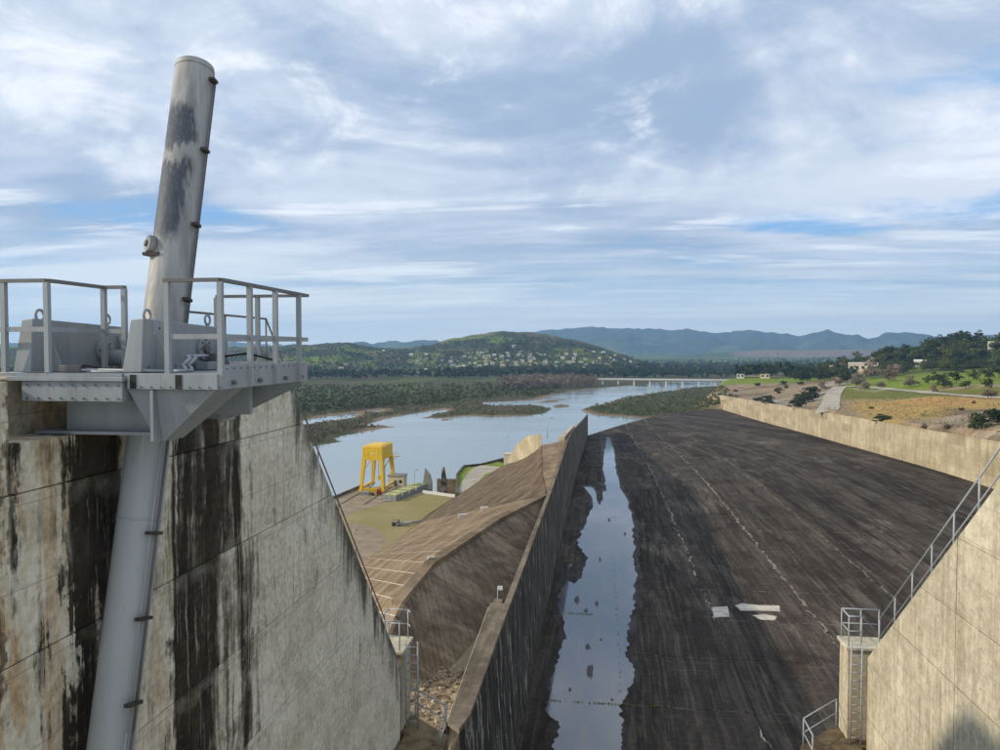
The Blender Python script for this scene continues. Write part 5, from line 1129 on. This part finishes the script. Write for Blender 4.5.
# far bridge
br = thing('road_bridge', 'long low white road bridge across the river', 'bridge', (90, 1120, -46))
bx0, bx1 = np.array(atz(596, 379.2, -41.5)), np.array(atz(760, 380.6, -41.5))
dv = (bx1-bx0)/np.linalg.norm(bx1-bx0); sdv = np.array([-dv[1], dv[0], 0])
def along_box(o0, o1, w0, w1, z0_, z1_, nm, mt_):
    cs = [bx0+dv*o0+sdv*w0, bx0+dv*o1+sdv*w0, bx0+dv*o1+sdv*w1, bx0+dv*o0+sdv*w1]
    MB().hexa([(c[0], c[1], z0_) for c in cs], [(c[0], c[1], z1_) for c in cs]).build(nm, mt_, br)
LNG = np.linalg.norm(bx1-bx0)
along_box(0, LNG, 0, 9, -42.9, -41.6, 'deck', M['grey_conc']); along_box(0, LNG, -.3, .1, -42.2, -40.3, 'parapet', M['white']); along_box(0, LNG, 8.9, 9.3, -42.2, -40.3, 'parapet', M['white'])
for k in range(int(LNG/22)+1): along_box(8+k*22, 10.2+k*22, 1, 8, -54, -42.9, 'bridge_pier', M['white'])

# ------------------------------------------------------------------ vegetation
def leaf_cloud(n, rx, ry, rz, size, seed, lobes=7, spread=.6, cz=0.0, stretch=1.0):
    q = np.random.default_rng(seed); lc = q.normal(size=(lobes, 3)); lc /= np.linalg.norm(lc, axis=1)[:, None]; lc *= q.uniform(.2, spread, (lobes, 1)); lr = q.uniform(.36, .62, lobes) if spread < .75 else q.uniform(.20, .46, lobes)
    k = q.integers(0, lobes, n); d = q.normal(size=(n, 3)); d /= np.linalg.norm(d, axis=1)[:, None]; d[:, 2] = np.where(d[:, 2] < -.3, -d[:, 2], d[:, 2])
    ctr = lc[k]+d*(lr[k]*q.uniform(.55, 1.08, n)**.7)[:, None]
    nv = d+q.normal(size=(n, 3))*.55; nv /= np.linalg.norm(nv, axis=1)[:, None]
    t = np.cross(nv, q.normal(size=(n, 3))); t /= np.linalg.norm(t, axis=1)[:, None]; b = np.cross(nv, t)
    R3 = np.array([rx, ry, rz]); ctr = ctr*R3+[0, 0, cz]; s_ = (size*q.uniform(.5, 1.25, n))[:, None]
    V_ = np.stack([ctr-t*s_*stretch, ctr-b*s_*.6, ctr+t*s_*stretch, ctr+b*s_*.6], 1).reshape(-1, 3)
    return V_, np.arange(4*n).reshape(-1, 4)
def trunk_mesh(h_, r, seed, limbs=4):
    q = random.Random(seed); mb = MB(); mb.tube((0, 0, -.5), (q.uniform(-.1, .1)*h_*.3, 0, h_*.55), r, r*.55, 7)
    for k in range(limbs):
        a = k*6.28/limbs+q.random(); mb.tube((0, 0, h_*.3+k*.05*h_), (math.cos(a)*h_*.28, math.sin(a)*h_*.28, h_*q.uniform(.6, .8)), r*.45, r*.15, 5)
    return mb.mesh('trunk', True)
PROTO = {}
def proto(kind, var, n, rx, rz, size, cz, mat, trunk, lobes, stretch=1.0):
    V_, Q_ = leaf_cloud(n, rx, rx, rz, size, hash((kind, var)) % 1 + sum(map(ord, kind))*7+var, lobes+8, .86, cz, stretch)
    me = np_mesh('crown', V_, Q_); me.materials.append(M[mat]); tm_ = trunk_mesh(cz*1.4 if trunk else cz*.9, .045 if trunk else .03, var+3); tm_.materials.append(M['bark'])
    PROTO.setdefault(kind, []).append((me, tm_))
for v_ in range(3):                                    # unit height = 1
    proto('evergreen', v_, 1000, .58, .50, .055, .47, 'leaf_dark', True, 9)
    proto('olive', v_, 900, .62, .48, .055, .46, 'leaf_mid', True, 8)
    proto('bare', v_, 1000, .60, .50, .05, .48, 'leaf_bare', False, 10, 1.8)
    proto('bush', v_, 900, .85, .60, .075, .36, 'leaf_dark', False, 9)
    proto('tall', v_, 700, .28, .50, .05, .52, 'leaf_dark', True, 8)
NAMEK = {'evergreen': ('evergreen_tree', 'tree'), 'olive': ('olive_tree', 'tree'), 'bare': ('bare_shrub', 'shrub'), 'bush': ('evergreen_bush', 'bush'), 'tall': ('tall_tree', 'tree')}
cnt = [0]
def plant(kind, p, h_, label, group=None, squash=(1, 1)):
    v_ = cnt[0] % 3; cnt[0] += 1; me, tm_ = PROTO[kind][v_]; nm, cat = NAMEK[kind]
    t = thing(nm, label, cat, p, group); t.scale = (h_*squash[0], h_*squash[1], h_); t.rotation_euler.z = rnd.uniform(0, 6.28) if squash == (1, 1) else 0
    for m_, n_ in ((me, 'crown'), (tm_, 'trunk' if kind not in ('bush', 'bare') else 'stem')):
        o = bpy.data.objects.new(n_, m_); C.objects.link(o); o.parent = t
    return t
def plant_px(kind, px, py, hpx, label, group=None, squash=(1, 1)):
    p = hits([(px, py)])[0]
    if p is None: return
    d = math.hypot(p[0], p[1]); plant(kind, p, hpx*d/FPX, label, group, squash)
for k, x_, y_, h_, lab, sq in (
    ('bush', 978, 429, 14, 'large dark round bush on the bare earth near the right edge', (1, 1)), ('bush', 999, 424, 14, 'dark round bush cut by the right edge of the picture', (1, 1)),
    ('bush', 881, 421.5, 7.5, 'low dark spreading bush at the top of the pale wall', (1.5, 1.2)), ('bush', 812, 399, 12, 'tall dark bush at the top of the dark thicket on the bluff', (1.2, 1.2)),
    ('bush', 803, 403, 11, 'wide dark bush in the middle of the dark thicket on the bluff', (1.2, 1.2)), ('bush', 796, 407.5, 10, 'dark bush at the lower end of the dark thicket on the bluff', (1.1, 1.1)),
    ('bush', 768, 403.5, 8, 'flat dark bush low on the bluff slope', (1.5, 1)), ('bush', 757, 401.5, 4.5, 'small dark bush left of the flat bush on the bluff', (1.5, 1)),
    ('bush', 779, 393.5, 6.5, 'lone round dark bush halfway up the bluff', (1, 1)), ('bush', 786, 388.5, 3.5, 'tiny dark bush above the lone round bush', (1, 1)),
    ('bush', 757, 386, 3.2, 'tiny dark tuft on the upper bluff', (1.4, 1)), ('bush', 735, 392, 2.8, 'tiny dark tuft on the left bluff slope', (1.4, 1)),
    ('bare', 822, 389.5, 9.5, 'grey rounded shrub beside the head of the gravel track', (1, 1)), ('bare', 839, 386, 10, 'brown bare shrub right of the gravel track', (1, 1)),
    ('bare', 856, 387, 12, 'wide brown bare shrub behind the golden field', (1, 1)), ('bare', 865, 390.5, 8.5, 'grey bare shrub in front of the wide brown shrub', (1.1, 1)),
    ('bare', 882, 388.5, 7.5, 'small brown shrub by the pale road', (1, 1)), ('bare', 872, 379, 15, 'big brown bare tree in front of the long pale roof', (1, 1)),
    ('bare', 890, 381, 13, 'greyish bare tree at the left end of the green field', (1, 1)), ('bare', 899, 376, 13, 'reddish bare tree behind the greyish bare tree', (1, 1)),
    ('bare', 911, 387.5, 10, 'broad grey and green shrub on the road edge', (1.1, 1)), ('bare', 934, 392.5, 8, 'round grey shrub below the pale road', (1, 1)),
    ('bare', 988, 398.5, 9, 'grey shrub beside the road at the right edge', (1.2, 1)), ('bare', 925, 429, 5, 'small grey tuft above the wall', (1.3, 1)), ('bare', 947, 429.5, 5, 'larger grey tuft above the wall', (1.5, 1)),
    ('olive', 928, 384, 8, 'small round tree at the left of the field trees', (1, 1)), ('evergreen', 938, 385, 13, 'slender dark tree left of the field clump', (1, 1)), ('evergreen', 944, 388.5, 12, 'broad dark tree in front of the field clump', (1, 1)),
    ('evergreen', 956, 383, 12, 'tall dark tree behind the field clump', (1, 1)), ('olive', 965, 389, 9, 'low green tree right of the field clump', (1, 1)), ('olive', 973, 380, 11, 'round green tree at the far side of the green field', (1, 1)),
    ('evergreen', 988, 380, 12, 'dark round tree near the far right of the green field', (1, 1)), ('evergreen', 999, 378, 12, 'dark tree at the right edge behind the green field', (1, 1)), ('olive', 985, 387, 8, 'small green tree above the road at the right', (1, 1)),
    ('tall', 990, 389, 9, 'narrow dark tree beside the road at the right', (1, 1)), ('evergreen', 962, 374.5, 5, 'single tiny dark tree in the middle of the green field', (1, 1)), ('evergreen', 998, 366, 8, 'dark tree on the upper meadow at the right edge', (1, 1)), ('bush', 800, 385, 3.5, 'small dark bush on the grassy bluff top', (1.5, 1)),
    ('bush', 783, 384.5, 4, 'small bush beside the two poles', (1.2, 1)), ('bush', 974, 403.5, 2.6, 'tiny dark bush in the golden field', (1, 1)), ('bush', 961, 410.5, 2.6, 'tiny dark tuft in the lower golden field', (1.5, 1)), ('bush', 871, 409, 2.4, 'tiny dark tuft at the left of the golden field', (1.6, 1))):
    plant_px(k, x_, y_, h_, lab, None, sq)
# woods behind the fields: separate trees that nothing tells apart within a wood
def wood(poly, n, kinds, hm, label, group, seed, jit=.35):
    q = random.Random(seed); xs = [p[0] for p in poly]; ys_ = [p[1] for p in poly]; pts = []
    while len(pts) < n:
        x_, y_ = q.uniform(min(xs), max(xs)), q.uniform(min(ys_), max(ys_)); ins = False
        for i in range(len(poly)):
            (ax, ay), (bx_, by) = poly[i], poly[(i+1) % len(poly)]
            if (ay > y_) != (by > y_) and x_ < (bx_-ax)*(y_-ay)/(by-ay)+ax: ins = not ins
        if ins: pts.append((x_, y_))
    for p in hits(pts):
        if p is not None and p[2] > -48.5: plant(q.choice(kinds), p, hm*q.uniform(1-jit, 1+jit), label, group)
wood([(786,377),(800,371),(830,365),(850,365),(854,377),(848,383),(800,382)], 70, ['evergreen', 'olive', 'evergreen'], 8.5, 'dark tree in the wood left of the long pale roof', 'trees left of the long roof', 1)
wood([(880,371),(900,368),(960,366),(985,366),(985,371),(940,371.5),(880,374)], 46, ['evergreen', 'olive'], 8.5, 'dark tree in the belt along the top of the green field', 'trees above the green field', 2)
wood([(838,364),(860,358),(890,353),(930,348),(985,350),(985,365),(900,367),(850,368)], 110, ['evergreen', 'olive', 'evergreen', 'olive'], 9.5, 'dark tree in the wood on the right hillside', 'trees on the right hillside', 3)
wood([(930,346),(950,340),(966,338),(985,341),(1000,340),(1000,350),(940,352)], 40, ['olive', 'evergreen'], 8, 'tree scattered over the top of the right hill', 'trees on the right hilltop', 4)

# merged masses of vegetation too dense to count
def mass(name, label, P, hh, mat, n=26, size=.16, seed=0, flat=.5, var=6, rx=.55, stretch=1.0):
    P = np.asarray(P); pr = [leaf_cloud(n, rx, rx, flat, size, seed+k, 5, .6, flat*.9, stretch) for k in range(var)]
    q = np.random.default_rng(seed); k = q.integers(0, var, len(P)); Vs, Qs, off = [], [], 0
    for v_ in range(var):
        s_ = np.nonzero(k == v_)[0]
        if not len(s_): continue
        a = q.uniform(0, 6.28, len(s_)); c_, si = np.cos(a), np.sin(a); B0 = pr[v_][0]; h_ = hh[s_][:, None]
        X = (B0[None, :, 0]*c_[:, None]-B0[None, :, 1]*si[:, None])*h_+P[s_, 0:1]; Y = (B0[None, :, 0]*si[:, None]+B0[None, :, 1]*c_[:, None])*h_+P[s_, 1:2]; Z = B0[None, :, 2]*h_+P[s_, 2:3]
        V_ = np.stack([X, Y, Z], -1).reshape(-1, 3); Vs.append(V_); Qs.append(np.arange(len(V_)).reshape(-1, 4)+off); off += len(V_)
    me = np_mesh(name, np.concatenate(Vs), np.concatenate(Qs)); return struct(obj(name, me, M[mat]), 'stuff', label)
def px_scatter(poly, n, seed, zmin=-49.6):
    q = np.random.default_rng(seed); xs = [p[0] for p in poly]; ys_ = [p[1] for p in poly]
    x_ = q.uniform(min(xs), max(xs), n*3); y_ = q.uniform(min(ys_), max(ys_), n*3); sd = sdpoly(x_, y_, poly); k = np.nonzero(sd > 0)[0][:n]
    return np.array([h for h in hits(list(zip(x_[k], y_[k]))) if h is not None and h[2] > zmin])
q0 = np.random.default_rng(3)
P = px_scatter([(-40,392),(150,388),(440,384),(560,382),(560,395),(470,400),(440,404),(290,414),(150,420),(-40,430)], 6600, 1); mass('orchard', 'dense low green orchard and scrub on the far left bank', P, q0.uniform(2.2, 4.6, len(P)), 'leaf_orch', 16, .22, 11, .45)
P = px_scatter([(150,412),(440,402),(560,393),(640,386),(640,393),(552,408),(550,416),(420,419),(390,428),(340,443),(290,450),(150,462)], 4200, 2, -49.5); mass('marsh_scrub', 'brown marsh scrub on the spits and islands of the river', P, q0.uniform(.9, 2.4, len(P)), 'leaf_marsh', 14, .24, 12, .45)
P = px_scatter([(578,410),(625,398),(680,388),(722,386),(740,400),(690,412),(645,418)], 1500, 3, -49.6); mass('island_scrub', 'olive and brown scrub on the island beyond the chute', P, q0.uniform(1.0, 3.0, len(P)), 'leaf_mid', 18, .22, 13, .45)
P = px_scatter([(-40,374),(230,373),(300,375),(420,376),(470,372),(560,374),(640,372),(740,372),(800,371),(800,378),(700,379.5),(600,379.5),(480,379),(380,379.5),(300,381),(230,382),(-40,384)], 1900, 4); mass('tree_belt', 'dark belt of tall trees along the far river bank', P, q0.uniform(8, 17, len(P)), 'leaf_dark', 26, .16, 14, .5, 6, .42)
P = px_scatter([(440,372),(640,366),(800,365),(800,371),(640,374),(440,376)], 900, 14); mass('valley_wood', 'dark wood in the valley beyond the bridge', P, q0.uniform(8, 15, len(P)), 'leaf_dark', 22, .17, 24, .5, 6, .45)
P = px_scatter([(498,383),(520,380),(560,379),(596,381),(596,387),(550,389),(500,391)], 420, 5); mass('bare_thicket', 'pale grey thicket of bare poplars by the river', P, q0.uniform(8, 14, len(P)), 'leaf_bare', 40, .07, 15, .5, 6, .30, 3.0)
P = px_scatter([(230,352),(320,346),(400,350),(450,342),(520,335),(600,350),(660,365),(600,372),(400,374),(230,374)], 2600, 6); mass('hill_scrub', 'dark scrub and small trees over the village hill', P, q0.uniform(3, 8, len(P)), 'leaf_dark', 14, .24, 16, .45)
P = px_scatter([(640,362),(830,358),(830,368),(640,369)], 700, 7); mass('plain_hedges', 'dark hedges and trees dotted over the far plain', P, q0.uniform(5, 11, len(P)), 'leaf_dark', 12, .26, 17, .4)
P = px_scatter([(712,392),(760,382),(830,386),(1000,400),(1000,434),(930,424),(850,414),(760,402)], 1100, 8); mass('bank_tussocks', 'low dry tussocks over the right bank', P, q0.uniform(.2, .75, len(P)), 'leaf_marsh', 12, .25, 18, .4)
P = px_scatter([(790,376),(850,364),(930,346),(966,337),(1000,338),(1000,368),(900,372)], 900, 9, -45); mass('hillside_scrub', 'low green scrub between the trees of the right hill', P, q0.uniform(2, 5, len(P)), 'leaf_mid', 20, .2, 19, .45)

# village
vq = random.Random(12); vp = []
while len(vp) < 150:
    x_ = vq.gauss(515, 68); y_ = vq.gauss(363, 7)
    if 330 < x_ < 640 and 347 < y_ < 374 and y_ > 345+abs(x_-505)*.03: vp.append((x_, y_))
vp += [(395+rnd.uniform(-2, 2), 374.5), (410, 374), (418, 374.5), (447, 373), (455, 373), (322, 375), (356, 375), (389, 368.5), (411, 356.5), (560, 372), (572, 371)]
for (x_, y_), p in zip(vp, hits(vp)):
    if p is None or p[1] > 3000: continue
    zone = 'on the left hill slope' if x_ < 440 else ('on the middle of the village hill' if x_ < 545 else 'at the right foot of the village hill')
    w_ = vq.uniform(5, 10)*FPX/math.hypot(p[0], p[1]); house('small pale house of the village '+zone, 0, 0, w_, w_*vq.uniform(.4, .62), 'house', .8, vq.choice(['white', 'white', 'cream']), vq.choice(['roof', 'white', 'palm_roof']), vq.random() < .5, 'village houses '+zone, 0, p)
# masts on the hill
for x_, y_, h_, lab in ((340, 343.5, 5, 'thin mast on top of the left hill'), (442, 345, 8, 'thin mast on the shoulder of the village hill')):
    p = hits([(x_, y_)])[0]
    if p: t = thing('radio_mast', lab, 'mast', p); MB().tube((p[0], p[1], p[2]-1), (p[0], p[1], p[2]+h_*math.hypot(p[0], p[1])/FPX), .5, .25, 5).build('mast_pole', M['grey_conc'], t)

# ------------------------------------------------------------------ air
hm = Mat('haze_air'); hm.t.nodes.remove(hm.b); pv = hm.n('ShaderNodeVolumePrincipled')
pv.inputs['Color'].default_value = (0.36, 0.65, 1.0, 1); pv.inputs['Density'].default_value = 0.00011; pv.inputs['Anisotropy'].default_value = 0.2
om = [n for n in hm.t.nodes if n.type == 'OUTPUT_MATERIAL'][0]; hm.l(pv.outputs[0], om.inputs['Volume'])
hzb = MB(); hzb.box(-11200, 11200, -600, 11200, -66, 420); struct(hzb.build('haze', hm.m), 'stuff', 'thin blue haze over the valley')
